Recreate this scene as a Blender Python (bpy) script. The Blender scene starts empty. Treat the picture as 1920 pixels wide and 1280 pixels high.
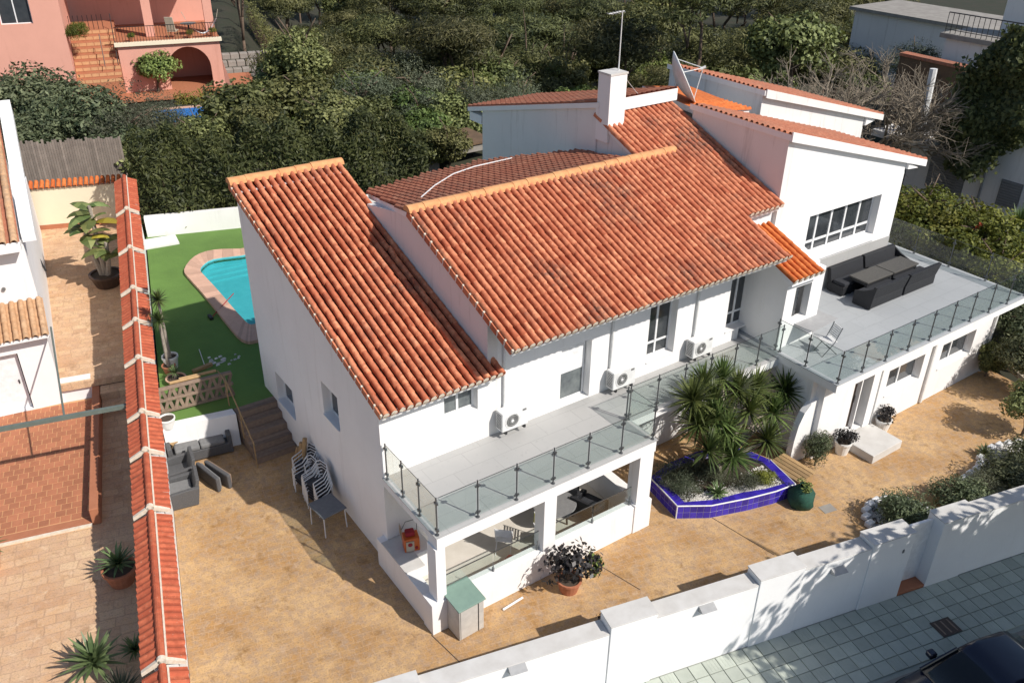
import bpy, bmesh, math, random
import numpy as np
from mathutils import Vector, Matrix, Euler
random.seed(7); rng = np.random.default_rng(7)
scene = bpy.context.scene
col = scene.collection
# ---------------------------------------------------------------- camera
FOC, YAW, PITCH, ROLL = 1654.78, 0.613236, 0.519894, 0.012934
CAM = np.array([-7.21, -13.50, 17.0])
_fw = np.array([math.cos(PITCH)*math.sin(YAW), math.cos(PITCH)*math.cos(YAW), -math.sin(PITCH)])
_rt = np.array([math.cos(YAW), -math.sin(YAW), 0.0]); _up = np.cross(_rt, _fw)
_r = _rt*math.cos(ROLL)+_up*math.sin(ROLL); _u = -_rt*math.sin(ROLL)+_up*math.cos(ROLL)
cd = bpy.data.cameras.new('camera'); cam = bpy.data.objects.new('camera', cd); col.objects.link(cam)
cd.sensor_width = 36; cd.lens = FOC/1920*36; cd.clip_end = 600; cd.clip_start = .5
cam.matrix_world = Matrix(((_r[0], _u[0], -_fw[0], CAM[0]), (_r[1], _u[1], -_fw[1], CAM[1]), (_r[2], _u[2], -_fw[2], CAM[2]), (0, 0, 0, 1)))
scene.camera = cam
# ---------------------------------------------------------------- light
SUN = Vector((-.41, .975, -1.0)).normalized()
w = bpy.data.worlds.new('World'); scene.world = w; w.use_nodes = True
nt = w.node_tree; bg = nt.nodes['Background']
sky = nt.nodes.new('ShaderNodeTexSky'); sky.sky_type = 'NISHITA'; sky.sun_disc = False
sky.sun_elevation = math.asin(-SUN.z); sky.sun_rotation = math.atan2(-SUN.x, -SUN.y)
nt.links.new(sky.outputs[0], bg.inputs[0]); bg.inputs[1].default_value = 0.10
sd = bpy.data.lights.new('sun', 'SUN'); sd.energy = 4.6; sd.angle = math.radians(.55); sd.color = (1.0, .945, .87)
so = bpy.data.objects.new('sun', sd); col.objects.link(so); so.location = (20, -40, 45)
so.rotation_euler = SUN.to_track_quat('-Z', 'Y').to_euler()
vs = scene.view_settings; vs.view_transform = 'Standard'; vs.look = 'None'; vs.exposure = 0.18; vs.gamma = 1; vs.use_curve_mapping = False
scene.cycles.max_bounces = 6; scene.cycles.transparent_max_bounces = 16; scene.cycles.use_denoising = True
# ---------------------------------------------------------------- helpers
def at(px, py, x=None, y=None, z=None):
    d = _fw*FOC+_r*(px-960)-_u*(py-640)
    t = (x-CAM[0])/d[0] if x is not None else (y-CAM[1])/d[1] if y is not None else (z-CAM[2])/d[2]
    return Vector(CAM+t*d)
TH = math.atan(.234); CT, ST = math.cos(TH), math.sin(TH)
def S2W(s, v, z=0): return Vector((s*CT+v*ST, -s*ST+v*CT, z))      # street frame -> world
def W2S(p): return Vector((p[0]*CT-p[1]*ST, p[0]*ST+p[1]*CT, p[2]))
MS = Matrix.Rotation(-TH, 4, 'Z')
def atS(px, py, z): return W2S(at(px, py, z=z))

class MB:
    def __init__(s): s.v = []; s.f = []; s.t = []; s.m = []
    def add(s, vs, fs, tint=.5, mi=0, M=None):
        b = len(s.v)
        for p in vs:
            p = Vector(p)
            s.v.append(tuple(M @ p) if M is not None else tuple(p))
        for f in fs: s.f.append(tuple(b+i for i in f)); s.t.append(tint); s.m.append(mi)
        return s
    def box(s, a, b, M=None, tint=.5, mi=0):
        x0, y0, z0 = a; x1, y1, z1 = b
        if x0 > x1: x0, x1 = x1, x0
        if y0 > y1: y0, y1 = y1, y0
        if z0 > z1: z0, z1 = z1, z0
        return s.add([(x0,y0,z0),(x1,y0,z0),(x1,y1,z0),(x0,y1,z0),(x0,y0,z1),(x1,y0,z1),(x1,y1,z1),(x0,y1,z1)],
            [(3,2,1,0),(4,5,6,7),(0,1,5,4),(1,2,6,5),(2,3,7,6),(3,0,4,7)], tint, mi, M)
    def cbox(s, c, d, M=None, tint=.5, mi=0):
        return s.box((c[0]-d[0]/2, c[1]-d[1]/2, c[2]-d[2]/2), (c[0]+d[0]/2, c[1]+d[1]/2, c[2]+d[2]/2), M, tint, mi)
    def rbox(s, a, b, r=.03, M=None, tint=.5, mi=0):          # box with chamfered edges
        bm = bmesh.new(); bmesh.ops.create_cube(bm, size=1)
        for v in bm.verts: v.co = Vector([(a[i]+b[i])/2+v.co[i]*(b[i]-a[i]) for i in range(3)])
        bmesh.ops.bevel(bm, geom=bm.edges[:], offset=r, segments=2, affect='EDGES', profile=.5)
        bm.verts.index_update(); s.add([v.co.copy() for v in bm.verts], [[v.index for v in f.verts] for f in bm.faces], tint, mi, M); bm.free(); return s
    def prism(s, pts, vec, M=None, tint=.5, mi=0):            # polygon swept by a vector
        n = len(pts); vec = Vector(vec); a = [Vector(p) for p in pts]; b = [p+vec for p in a]
        nrm = Vector((0, 0, 0))
        for i in range(n): nrm += a[i].cross(a[(i+1) % n])
        if nrm.dot(vec) > 0: a.reverse(); b.reverse()
        fs = [tuple(range(n)), tuple(range(2*n-1, n-1, -1))]+[(i, n+i, n+(i+1) % n, (i+1) % n) for i in range(n)]
        return s.add(a+b, fs, tint, mi, M)
    def tube(s, p0, p1, r0, r1=None, n=6, caps=True, M=None, tint=.5, mi=0):
        r1 = r0 if r1 is None else r1; p0 = Vector(p0); p1 = Vector(p1); d = p1-p0
        if d.length < 1e-6: return s
        q = d.to_track_quat('Z', 'Y'); vs = []
        for p, r in ((p0, r0), (p1, r1)):
            for i in range(n):
                a = 2*math.pi*i/n; vs.append(p+q @ Vector((r*math.cos(a), r*math.sin(a), 0)))
        fs = [(i, (i+1) % n, n+(i+1) % n, n+i) for i in range(n)]
        if caps: fs += [tuple(range(n-1, -1, -1)), tuple(range(n, 2*n))]
        return s.add(vs, fs, tint, mi, M)
    def path(s, pts, r, n=6, M=None, tint=.5, mi=0):
        pts = [Vector(p) for p in pts]
        for i in range(len(pts)-1):
            rr = r if not callable(r) else r(i/(len(pts)-1)); r2 = r if not callable(r) else r((i+1)/(len(pts)-1))
            s.tube(pts[i], pts[i+1], rr, r2, n, True, M, tint, mi)
        return s
    def lathe(s, prof, c=(0, 0, 0), n=16, M=None, tint=.5, mi=0):
        vs = []; c = Vector(c)
        for r, z in prof:
            for i in range(n):
                a = 2*math.pi*i/n; vs.append(c+Vector((r*math.cos(a), r*math.sin(a), z)))
        fs = []
        for k in range(len(prof)-1):
            for i in range(n): fs.append((k*n+i, k*n+(i+1) % n, (k+1)*n+(i+1) % n, (k+1)*n+i))
        fs.append(tuple(range(n-1, -1, -1))); fs.append(tuple(range((len(prof)-1)*n, len(prof)*n)))
        return s.add(vs, fs, tint, mi, M)
    def mesh(s, name, smooth=False):
        me = bpy.data.meshes.new(name); me.from_pydata(s.v, [], s.f)
        a = me.attributes.new('tint', 'FLOAT', 'FACE'); a.data.foreach_set('value', s.t)
        me.polygons.foreach_set('material_index', s.m)
        if smooth: me.polygons.foreach_set('use_smooth', [True]*len(s.f))
        me.update(); return me
def props(o, label=None, cat=None, group=None, kind=None):
    if label: o['label'] = label
    if cat: o['category'] = cat
    if group: o['group'] = group
    if kind: o['kind'] = kind
    return o
def link(name, me, mats, parent=None, **k):
    o = bpy.data.objects.new(name, me); col.objects.link(o)
    if not isinstance(mats, (list, tuple)): mats = [mats]
    if me is not None and len(me.materials) == 0:
        for m in mats: me.materials.append(m)
    if parent is not None: o.parent = parent
    return props(o, **k)
def ob(name, mb, mats, parent=None, smooth=False, bevel=0, **k):
    o = link(name, mb.mesh(name, smooth), mats, parent, **k)
    if bevel:
        b = o.modifiers.new('bevel', 'BEVEL'); b.width = bevel; b.segments = 2; b.limit_method = 'ANGLE'
    return o
def thing(name, loc=(0, 0, 0), rz=0, label=None, cat=None, group=None):
    o = bpy.data.objects.new(name, None); col.objects.link(o); o.empty_display_size = .2
    o.location = loc; o.rotation_euler = (0, 0, rz); return props(o, label, cat, group)
def copy_thing(src, loc, rz=0, scale=None, label=None, group=None):
    r = src.copy(); col.objects.link(r); r.location = loc; r.rotation_euler = (0, 0, rz)
    if scale is not None: r.scale = (scale,)*3 if not isinstance(scale, (tuple, list)) else scale
    if label: r['label'] = label
    if group: r['group'] = group
    for ch in list(src.children):
        c = ch.copy(); col.objects.link(c); c.parent = r
        for g in list(ch.children):
            d = g.copy(); col.objects.link(d); d.parent = c
    return r
# ---------------------------------------------------------------- materials
def new_mat(name):
    m = bpy.data.materials.new(name); m.use_nodes = True; return m, m.node_tree.nodes, m.node_tree.links, m.node_tree.nodes['Principled BSDF']
def N(ns, t, **k):
    n = ns.new(t)
    for a, b in k.items(): setattr(n, a, b)
    return n
def mixc(ns, ln, fac, a, b, mode='MIX'):
    n = ns.new('ShaderNodeMix'); n.data_type = 'RGBA'; n.blend_type = mode
    for s, v in ((n.inputs[0], fac), (n.inputs[6], a), (n.inputs[7], b)):
        if hasattr(v, 'links') or hasattr(v, 'is_linked'): ln.new(v, s)
        elif isinstance(v, (int, float)): s.default_value = v
        else: s.default_value = (*v, 1)
    return n.outputs[2]
def ramp(ns, ln, src, a, b):
    n = ns.new('ShaderNodeMapRange'); n.inputs[1].default_value = a; n.inputs[2].default_value = b; ln.new(src, n.inputs[0]); return n.outputs[0]
def noise(ns, ln, co, scale, detail=4, rough=.6):
    n = ns.new('ShaderNodeTexNoise'); n.inputs['Scale'].default_value = scale; n.inputs['Detail'].default_value = detail; n.inputs['Roughness'].default_value = rough
    if co is not None: ln.new(co, n.inputs['Vector'])
    return n.outputs[0]
def pos(ns): return ns.new('ShaderNodeNewGeometry').outputs['Position']
def scaled(ns, ln, co, s, rz=0):
    n = ns.new('ShaderNodeMapping'); n.inputs['Scale'].default_value = s; n.inputs['Rotation'].default_value = (0, 0, rz); ln.new(co, n.inputs['Vector']); return n.outputs[0]
def bump(ns, ln, bs, h, strength, dist=.02):
    n = ns.new('ShaderNodeBump'); n.inputs['Strength'].default_value = strength; n.inputs['Distance'].default_value = dist
    ln.new(h, n.inputs['Height']); ln.new(n.outputs[0], bs.inputs['Normal'])
def simple(name, c, rough=.7, c2=None, scale=6, metal=0, bmp=0, tint=0, spec=None, obj=False):
    m, ns, ln, bs = new_mat(name)
    co = ns.new('ShaderNodeTexCoord').outputs['Object'] if obj else pos(ns)
    f = noise(ns, ln, co, scale)
    out = mixc(ns, ln, ramp(ns, ln, f, .3, .7), c, c2 or tuple(v*.82 for v in c))
    if tint:
        a = N(ns, 'ShaderNodeAttribute', attribute_name='tint').outputs['Fac']
        hs = ns.new('ShaderNodeHueSaturation'); ln.new(out, hs.inputs['Color'])
        mr = ns.new('ShaderNodeMapRange'); mr.inputs[3].default_value = 1-tint; mr.inputs[4].default_value = 1+tint; ln.new(a, mr.inputs[0]); ln.new(mr.outputs[0], hs.inputs['Value']); out = hs.outputs[0]
    ln.new(out, bs.inputs['Base Color']); bs.inputs['Roughness'].default_value = rough; bs.inputs['Metallic'].default_value = metal
    if spec is not None: bs.inputs['Specular IOR Level'].default_value = spec
    if bmp: bump(ns, ln, bs, noise(ns, ln, co, scale*6), bmp)
    return m
M = {}
def plaster(name, c, dirt, amount=.5):
    m, ns, ln, bs = new_mat(name); p = pos(ns)
    n1 = noise(ns, ln, p, .9, 5, .65); n2 = noise(ns, ln, scaled(ns, ln, p, (3.2, 3.2, .28)), 1.0, 5, .7); n3 = noise(ns, ln, p, 14, 3)
    o = mixc(ns, ln, ramp(ns, ln, n1, .35, .75), c, tuple(v*.94 for v in c))
    mu = ns.new('ShaderNodeMath'); mu.operation = 'MULTIPLY'; ln.new(ramp(ns, ln, n2, .56, .78), mu.inputs[0]); mu.inputs[1].default_value = amount
    o = mixc(ns, ln, mu.outputs[0], o, dirt)
    ln.new(o, bs.inputs['Base Color']); bs.inputs['Roughness'].default_value = .85; bs.inputs['Specular IOR Level'].default_value = .2
    bump(ns, ln, bs, n3, .25, .012); return m
M['white'] = plaster('white_plaster', (.80, .79, .78), (.46, .43, .39), .3)
M['white_old'] = plaster('weathered_white_plaster', (.74, .72, .70), (.30, .26, .22), .55)
M['wall_street'] = plaster('street_wall_plaster', (.80, .80, .80), (.5, .48, .45), .12)
M['grey_wall'] = plaster('grey_render', (.72, .70, .68), (.34, .31, .27), .5)
M['pink'] = plaster('pink_render', (.68, .345, .265), (.42, .19, .14), .5)
M['cream'] = plaster('cream_render', (.78, .69, .52), (.5, .4, .28), .2)
M['cap'] = simple('wall_cap', (.60, .585, .56), .8, (.50, .48, .45), 2.2)
def terracotta(name, c1, c2, dark=(.07, .05, .04), stain=.55, lo=.55):
    m, ns, ln, bs = new_mat(name); p = pos(ns)
    a = N(ns, 'ShaderNodeAttribute', attribute_name='tint').outputs['Fac']
    o = mixc(ns, ln, a, c1, c2)
    o = mixc(ns, ln, ramp(ns, ln, noise(ns, ln, p, 7, 4), .35, .75), o, tuple(v*.72 for v in c1))
    big = ramp(ns, ln, noise(ns, ln, p, .38, 4, .7), lo, .68); fine = ramp(ns, ln, noise(ns, ln, p, 9, 5, .75), .40, .58)
    mu = ns.new('ShaderNodeMath'); mu.operation = 'MULTIPLY'; ln.new(big, mu.inputs[0]); ln.new(fine, mu.inputs[1])
    m2 = ns.new('ShaderNodeMath'); m2.operation = 'MULTIPLY'; ln.new(mu.outputs[0], m2.inputs[0]); m2.inputs[1].default_value = stain
    o = mixc(ns, ln, m2.outputs[0], o, dark)
    o = mixc(ns, ln, ramp(ns, ln, noise(ns, ln, p, 26, 3), .66, .76), o, (.52, .40, .30))
    ln.new(o, bs.inputs['Base Color']); bs.inputs['Roughness'].default_value = .85; bs.inputs['Specular IOR Level'].default_value = .25
    bump(ns, ln, bs, noise(ns, ln, p, 40, 3), .3, .01); return m
M['tile'] = terracotta('terracotta_roof_tile', (.47, .138, .07), (.74, .31, .168), (.13, .10, .085), stain=.78, lo=.51)
M['tile_pan_shade'] = terracotta('terracotta_pan_shade', (.045, .010, .006), (.06, .015, .009))  # near-black pan colour paints in the shade between the cover columns
M['tile_new'] = terracotta('new_orange_tile', (.56, .135, .035), (.66, .21, .06), stain=.15)
M['tile_old'] = terracotta('old_pale_tile', (.38, .13, .075), (.46, .2, .12), (.16, .13, .1), .6, .45)
M['cap_tile'] = terracotta('brick_red_cap_tile', (.44, .10, .05), (.52, .14, .07), stain=.15)
M['tile_sand'] = terracotta('sandy_roof_tile', (.52, .3, .16), (.62, .4, .24), (.2, .17, .14), .6, .4)
M['mortar'] = simple('ridge_mortar', (.62, .34, .15), .9, (.55, .24, .1), 5)
M['mortar_white'] = simple('white_mortar', (.72, .66, .56), .9, (.6, .5, .38), 12)
def stamped(name, c1, c2, c3, sc, joint, rz=0, jt=.55, ms=.018, ov=.2):
    m, ns, ln, bs = new_mat(name); p = pos(ns); q = scaled(ns, ln, p, (1, 1, 1), rz)
    dist = ns.new('ShaderNodeMix'); dist.data_type = 'VECTOR'
    nn = ns.new('ShaderNodeTexNoise'); nn.inputs['Scale'].default_value = 1.6; ln.new(q, nn.inputs['Vector'])
    va = ns.new('ShaderNodeVectorMath'); va.operation = 'MULTIPLY_ADD'; ln.new(nn.outputs[1], va.inputs[0]); va.inputs[1].default_value = (.16, .16, 0); ln.new(q, va.inputs[2])
    br = ns.new('ShaderNodeTexBrick'); br.inputs['Scale'].default_value = sc; br.inputs['Mortar Size'].default_value = ms; br.inputs['Mortar Smooth'].default_value = .4
    br.inputs['Color1'].default_value = (.25, .25, .25, 1); br.inputs['Color2'].default_value = (.85, .85, .85, 1); br.inputs['Mortar'].default_value = (.5, .5, .5, 1); br.offset = .37; br.squash = .7; br.squash_frequency = 3
    ln.new(va.outputs[0], br.inputs['Vector'])
    f1 = noise(ns, ln, p, .55, 6, .65); f2 = noise(ns, ln, p, 4.5, 6, .72)
    o = mixc(ns, ln, ramp(ns, ln, f1, .42, .60), c1, c2)
    o = mixc(ns, ln, ramp(ns, ln, f2, .44, .64), o, c3)
    g = ns.new('ShaderNodeMath'); g.operation = 'MULTIPLY'; ln.new(br.outputs[0], g.inputs[0]); g.inputs[1].default_value = 1
    o = mixc(ns, ln, ov, o, br.outputs[0], 'OVERLAY')
    jm = ns.new('ShaderNodeMath'); jm.operation = 'MULTIPLY'; ln.new(br.outputs[1], jm.inputs[0]); jm.inputs[1].default_value = joint
    o = mixc(ns, ln, jm.outputs[0], o, tuple(v*jt for v in c3))
    o = mixc(ns, ln, ramp(ns, ln, noise(ns, ln, p, 22, 4, .7), .5, .78), o, tuple(v*.5 for v in c3))
    o = mixc(ns, ln, ramp(ns, ln, noise(ns, ln, p, 2.1, 5, .75), .55, .72), o, tuple(v*.62 for v in c2))
    o = mixc(ns, ln, ramp(ns, ln, noise(ns, ln, scaled(ns, ln, p, (1, 1, 1), .7), 3.3, 4, .7), .58, .74), o, tuple(min(.7, v*1.35) for v in c3))
    ln.new(o, bs.inputs['Base Color']); bs.inputs['Roughness'].default_value = .78; bs.inputs['Specular IOR Level'].default_value = .25
    bump(ns, ln, bs, mixc(ns, ln, .5, f2, br.outputs[1], 'SUBTRACT'), .35, .02); return m
M['patio'] = stamped('stamped_concrete_patio', (.545, .355, .175), (.40, .225, .088), (.37, .255, .165), 1.4, .22, TH, 1.7, .021, .10)
M['patio_n'] = stamped('stamped_concrete_pale', (.63, .42, .255), (.58, .345, .19), (.57, .37, .24), .8, .3, TH)
def tiled(name, c, c2, sc, rz=0):
    m, ns, ln, bs = new_mat(name); p = pos(ns)
    br = ns.new('ShaderNodeTexBrick'); br.offset = .5; br.inputs['Scale'].default_value = sc; br.inputs['Mortar Size'].default_value = .006; br.inputs['Brick Width'].default_value = 1.2; br.inputs['Row Height'].default_value = .6; ln.new(p, br.inputs['Vector'])
    br.inputs['Color1'].default_value = (*c, 1); br.inputs['Color2'].default_value = (*(v*.94 for v in c), 1); br.inputs['Mortar'].default_value = (*(v*.66 for v in c), 1)
    o = mixc(ns, ln, ramp(ns, ln, noise(ns, ln, p, 1.1, 5, .65), .36, .7), br.outputs[0], c2, 'MIX'); o = mixc(ns, ln, .55, br.outputs[0], o)
    o = mixc(ns, ln, ramp(ns, ln, noise(ns, ln, p, 5, 5, .75), .58, .8), o, tuple(v*.8 for v in c2))
    ln.new(o, bs.inputs['Base Color']); bs.inputs['Roughness'].default_value = .5; bs.inputs['Specular IOR Level'].default_value = .3; return m
M['floor'] = tiled('grey_porcelain', (.415, .41, .40), (.36, .36, .355), 1.0)
M['floor_b'] = tiled('blue_grey_porcelain', (.375, .39, .40), (.33, .345, .355), 1.0)
M['floor_w'] = simple('pale_porch_tile', (.62, .58, .52), .6, (.54, .5, .44), 2.5)
M['turf'] = simple('artificial_turf', (.115, .215, .045), .95, (.095, .18, .038), 1.2, bmp=.6)
M['steel'] = simple('brushed_steel', (.20, .21, .22), .35, metal=.8)
M['black'] = simple('black_metal', (.02, .02, .022), .4)
M['dark'] = simple('dark_interior', (.015, .015, .017), .5)
M['pvc'] = simple('white_pvc', (.82, .82, .82), .35)
M['acw'] = simple('ac_casing', (.74, .74, .73), .45)
M['acg'] = simple('ac_grille', (.17, .17, .17), .5)
M['wicker'] = simple('black_wicker', (.011, .012, .015), .6, (.018, .019, .023), 60, bmp=.6)
M['cushion'] = simple('charcoal_cushion', (.026, .028, .034), .95, (.02, .022, .027), 8)
M['wickertop'] = simple('grey_wicker_top', (.10, .095, .085), .6, (.06, .057, .052), 30, bmp=.4)
M['rattan'] = simple('grey_rattan', (.105, .105, .108), .7, (.07, .07, .074), 40, bmp=.5)
M['rattan_d'] = simple('dark_rattan', (.035, .035, .04), .6, (.05, .05, .055), 40)
M['slate_cush'] = simple('grey_cushion', (.19, .19, .19), .95, (.15, .15, .152), 9)
M['wood'] = simple('grey_brown_wood', (.27, .195, .145), .8, (.20, .14, .105), 9, tint=.25)
M['wood_warm'] = simple('warm_wood', (.38, .25, .12), .8, (.3, .19, .09), 9, tint=.3)
M['terrapot'] = simple('terracotta_pot', (.42, .16, .085), .85, (.34, .12, .06), 6)
M['whitepot'] = simple('white_pot', (.78, .77, .75), .5, (.7, .69, .66), 6)
M['soil'] = simple('soil', (.07, .05, .035), .95, bmp=.5)
M['pebble'] = simple('white_pebble', (.66, .64, .60), .85, (.45, .43, .40), 14, tint=.3)
M['blue_tile'] = simple('cobalt_glazed_tile', (.035, .02, .30), .18, (.045, .03, .36), 3, tint=.25)
M['grout'] = simple('pale_grout', (.30, .27, .44), .8)
M['coping'] = simple('pink_coping', (.60, .38, .28), .75, (.54, .33, .24), 5, tint=.15)
M['brick_tile'] = simple('terracotta_paver', (.42, .165, .085), .8, (.37, .14, .07), 5, tint=.13)
M['brick_grout'] = simple('orange_grout', (.62, .34, .17), .9)
M['paver'] = simple('grey_green_paver', (.43, .46, .40), .8, (.37, .40, .345), 3, tint=.14)
M['paver_grout'] = simple('paver_joint', (.36, .385, .335), .9)
M['asphalt'] = simple('asphalt', (.05, .05, .052), .9, bmp=.4)
M['green_metal'] = simple('grey_green_metal', (.135, .165, .145), .5)
M['sage_lid'] = simple('sage_lid', (.19, .285, .235), .55, (.165, .25, .21), 7)
M['plastic_beige'] = simple('beige_plastic', (.53, .50, .46), .55)
M['orange'] = simple('orange_enamel', (.62, .13, .02), .4)
M['redc'] = simple('red_fabric', (.32, .02, .03), .9)
M['bark'] = simple('bark', (.17, .12, .085), .9, (.1, .07, .05), 8, bmp=.6)
M['palebark'] = simple('pale_bark', (.36, .31, .26), .9, (.25, .21, .17), 8)
M['earth'] = simple('earth', (.035, .03, .018), .95, (.02, .026, .011), .6, bmp=.5)
M['rust'] = simple('rust_stone', (.17, .105, .06), .9, (.10, .065, .04), 1.5, bmp=.5)
M['car'] = simple('navy_car_paint', (.008, .010, .028), .16, spec=.7)
M['carglass'] = simple('car_glass', (.01, .012, .014), .06)
M['rubber'] = simple('tyre_rubber', (.02, .02, .02), .8)
M['doorwood'] = simple('dark_door_wood', (.06, .035, .025), .5)
M['greybin'] = simple('green_woven_plastic', (.016, .085, .055), .85, (.01, .05, .035), 9, bmp=.5)
M['bluecover'] = simple('blue_pool_cover', (.02, .17, .5), .5)
M['concrete'] = simple('concrete', (.30, .28, .25), .9, (.22, .2, .18), 2)
M['shutter'] = simple('grey_shutter', (.24, .24, .24), .7)
M['lightgrey'] = simple('grey_painted_metal', (.36, .36, .36), .6)
M['plank'] = simple('weathered_plank', (.27, .225, .19), .9, (.2, .165, .14), 3, tint=.2)
M['wickercream'] = simple('cream_wicker', (.5, .43, .33), .8)
def leafmat(name, c1, c2, trans=.16, rough=.6):
    m, ns, ln, bs = new_mat(name)
    a = N(ns, 'ShaderNodeAttribute', attribute_name='tint').outputs['Fac']
    o = mixc(ns, ln, a, c1, c2)
    oi = ns.new('ShaderNodeObjectInfo'); hs = ns.new('ShaderNodeHueSaturation'); ln.new(o, hs.inputs['Color']); mr = ns.new('ShaderNodeMapRange'); mr.inputs[3].default_value = .72; mr.inputs[4].default_value = 1.3; ln.new(oi.outputs['Random'], mr.inputs[0]); ln.new(mr.outputs[0], hs.inputs['Value'])
    mh = ns.new('ShaderNodeMath'); mh.operation = 'MULTIPLY'; ln.new(oi.outputs['Random'], mh.inputs[0]); mh.inputs[1].default_value = 7.3; mf = ns.new('ShaderNodeMath'); mf.operation = 'FRACT'; ln.new(mh.outputs[0], mf.inputs[0]); m2 = ns.new('ShaderNodeMapRange'); m2.inputs[3].default_value = .475; m2.inputs[4].default_value = .53; ln.new(mf.outputs[0], m2.inputs[0]); ln.new(m2.outputs[0], hs.inputs['Hue']); o = hs.outputs[0]
    ln.new(o, bs.inputs['Base Color']); bs.inputs['Roughness'].default_value = rough; bs.inputs['Specular IOR Level'].default_value = .3
    tr = ns.new('ShaderNodeBsdfTranslucent'); ln.new(mixc(ns, ln, .5, o, (c2[0]*1.3, c2[1]*1.3, c2[2]*.6)), tr.inputs[0])
    mx = ns.new('ShaderNodeMixShader'); mx.inputs[0].default_value = trans
    ln.new(bs.outputs[0], mx.inputs[1]); ln.new(tr.outputs[0], mx.inputs[2]); ln.new(mx.outputs[0], ns['Material Output'].inputs[0]); return m
M['leaf_olive'] = leafmat('olive_leaf', (.035, .045, .013), (.27, .28, .105))
M['leaf_green'] = leafmat('green_leaf', (.03, .05, .011), (.24, .30, .085))
M['leaf_lime'] = leafmat('lime_leaf', (.06, .075, .012), (.25, .25, .045))
M['leaf_pine'] = leafmat('pine_needles', (.018, .026, .009), (.19, .19, .07))
M['leaf_dark'] = leafmat('dark_leaf', (.028, .04, .018), (.19, .205, .11))
M['leaf_hedge'] = leafmat('cypress_leaf', (.014, .026, .009), (.14, .165, .055))
M['leaf_grey'] = leafmat('grey_green_leaf', (.05, .06, .035), (.16, .175, .11))
M['leaf_ivy'] = leafmat('ivy_leaf', (.022, .036, .012), (.13, .145, .05))
M['leaf_yucca'] = leafmat('yucca_leaf', (.018, .038, .012), (.13, .17, .05), .08, .45)
M['leaf_agave'] = leafmat('agave_leaf', (.035, .065, .02), (.17, .21, .09), .1, .45)
M['leaf_black'] = leafmat('purple_black_leaf', (.012, .012, .012), (.035, .03, .03), .05, .4)
M['leaf_banana'] = leafmat('banana_leaf', (.07, .10, .03), (.22, .25, .09))
M['leaf_yellow'] = leafmat('yellow_leaf', (.3, .25, .03), (.45, .4, .06))
M['twig'] = simple('dry_twig', (.30, .25, .19), .9, (.2, .165, .12), 3)
M['flower_red'] = leafmat('red_flower', (.3, .02, .02), (.45, .05, .03))
def glass(name, tintc, ior_fac=.10):
    m, ns, ln, bs = new_mat(name); ns.remove(bs)
    t = ns.new('ShaderNodeBsdfTransparent'); t.inputs[0].default_value = (*tintc, 1)
    g = ns.new('ShaderNodeBsdfGlossy'); g.inputs['Roughness'].default_value = .02
    fr = ns.new('ShaderNodeLayerWeight'); fr.inputs[0].default_value = .5
    pw = ns.new('ShaderNodeMath'); pw.operation = 'POWER'; ln.new(fr.outputs[1], pw.inputs[0]); pw.inputs[1].default_value = 4
    mr = ns.new('ShaderNodeMapRange'); mr.inputs[3].default_value = .05; mr.inputs[4].default_value = .7; ln.new(pw.outputs[0], mr.inputs[0])
    mx = ns.new('ShaderNodeMixShader'); ln.new(mr.outputs[0], mx.inputs[0]); ln.new(t.outputs[0], mx.inputs[1]); ln.new(g.outputs[0], mx.inputs[2]); ln.new(mx.outputs[0], ns['Material Output'].inputs[0]); return m
M['glass'] = glass('green_tinted_glass', (.925, .958, .95))
M['pane'] = simple('window_glass', (.03, .035, .04), .06, (.05, .055, .06), 2, spec=.8)
M['pane_cl'] = simple('window_glass_curtain', (.16, .18, .18), .08, (.07, .08, .09), 3)
def water(name, c):
    m, ns, ln, bs = new_mat(name); p = pos(ns)
    bs.inputs['Base Color'].default_value = (*c, 1); bs.inputs['Roughness'].default_value = .06; bs.inputs['Transmission Weight'].default_value = 0
    n = noise(ns, ln, p, 5, 3); ln.new(mixc(ns, ln, ramp(ns, ln, n, .4, .65), c, (c[0]*1.3+.02, c[1]*1.12, c[2]*1.08)), bs.inputs['Base Color'])
    bump(ns, ln, bs, noise(ns, ln, p, 7, 2), .12, .02); return m
M['pool'] = water('pool_water', (.06, .40, .45))
M['poolwall'] = simple('pool_mosaic', (.16, .50, .55), .5, (.13, .45, .5), 4)
# ================================================================ setting
def smooth(t): t = max(0., min(1., t)); return t*t*(3-2*t)
def ground_h(x, y):
    p = W2S((x, y, 0)); s, v = p.x, p.y
    h = -.95
    if v > 1: h = -.2
    vr = 26.5 if s > -5.7 else 30.3
    if v > vr: h += smooth((v-vr)/2.5)*2.0
    h += smooth((x-25.5)/9)*1.7*smooth((y+8)/6)
    az = math.atan2(x-CAM[0], y-CAM[1])-YAW; D = math.hypot(x-CAM[0], y-CAM[1])
    h -= 7.5*smooth((D-52)/12)*smooth((az+.30)/.07)                # a wooded hollow opens behind the thicket
    h += 3.4*smooth((x-33)/6)*smooth((26-y)/10)*smooth((y+4)/6)
    return h
mb = MB(); xs = sorted(set([-60+4*i for i in range(12)]+[-12+1.5*i for i in range(30)]+[33+5*i for i in range(32)])); ys = sorted(set([-60+6*i for i in range(8)]+[-12+1.5*i for i in range(34)]+[39+5*i for i in range(30)]))
mb.v = [(x, y, ground_h(x, y)) for y in ys for x in xs]; nx = len(xs)
for j in range(len(ys)-1):
    for i in range(nx-1): mb.f.append((j*nx+i, j*nx+i+1, (j+1)*nx+i+1, (j+1)*nx+i)); mb.t.append(.5); mb.m.append(0)
ob('terrain', mb, M['earth'], smooth=True, kind='structure')
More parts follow.
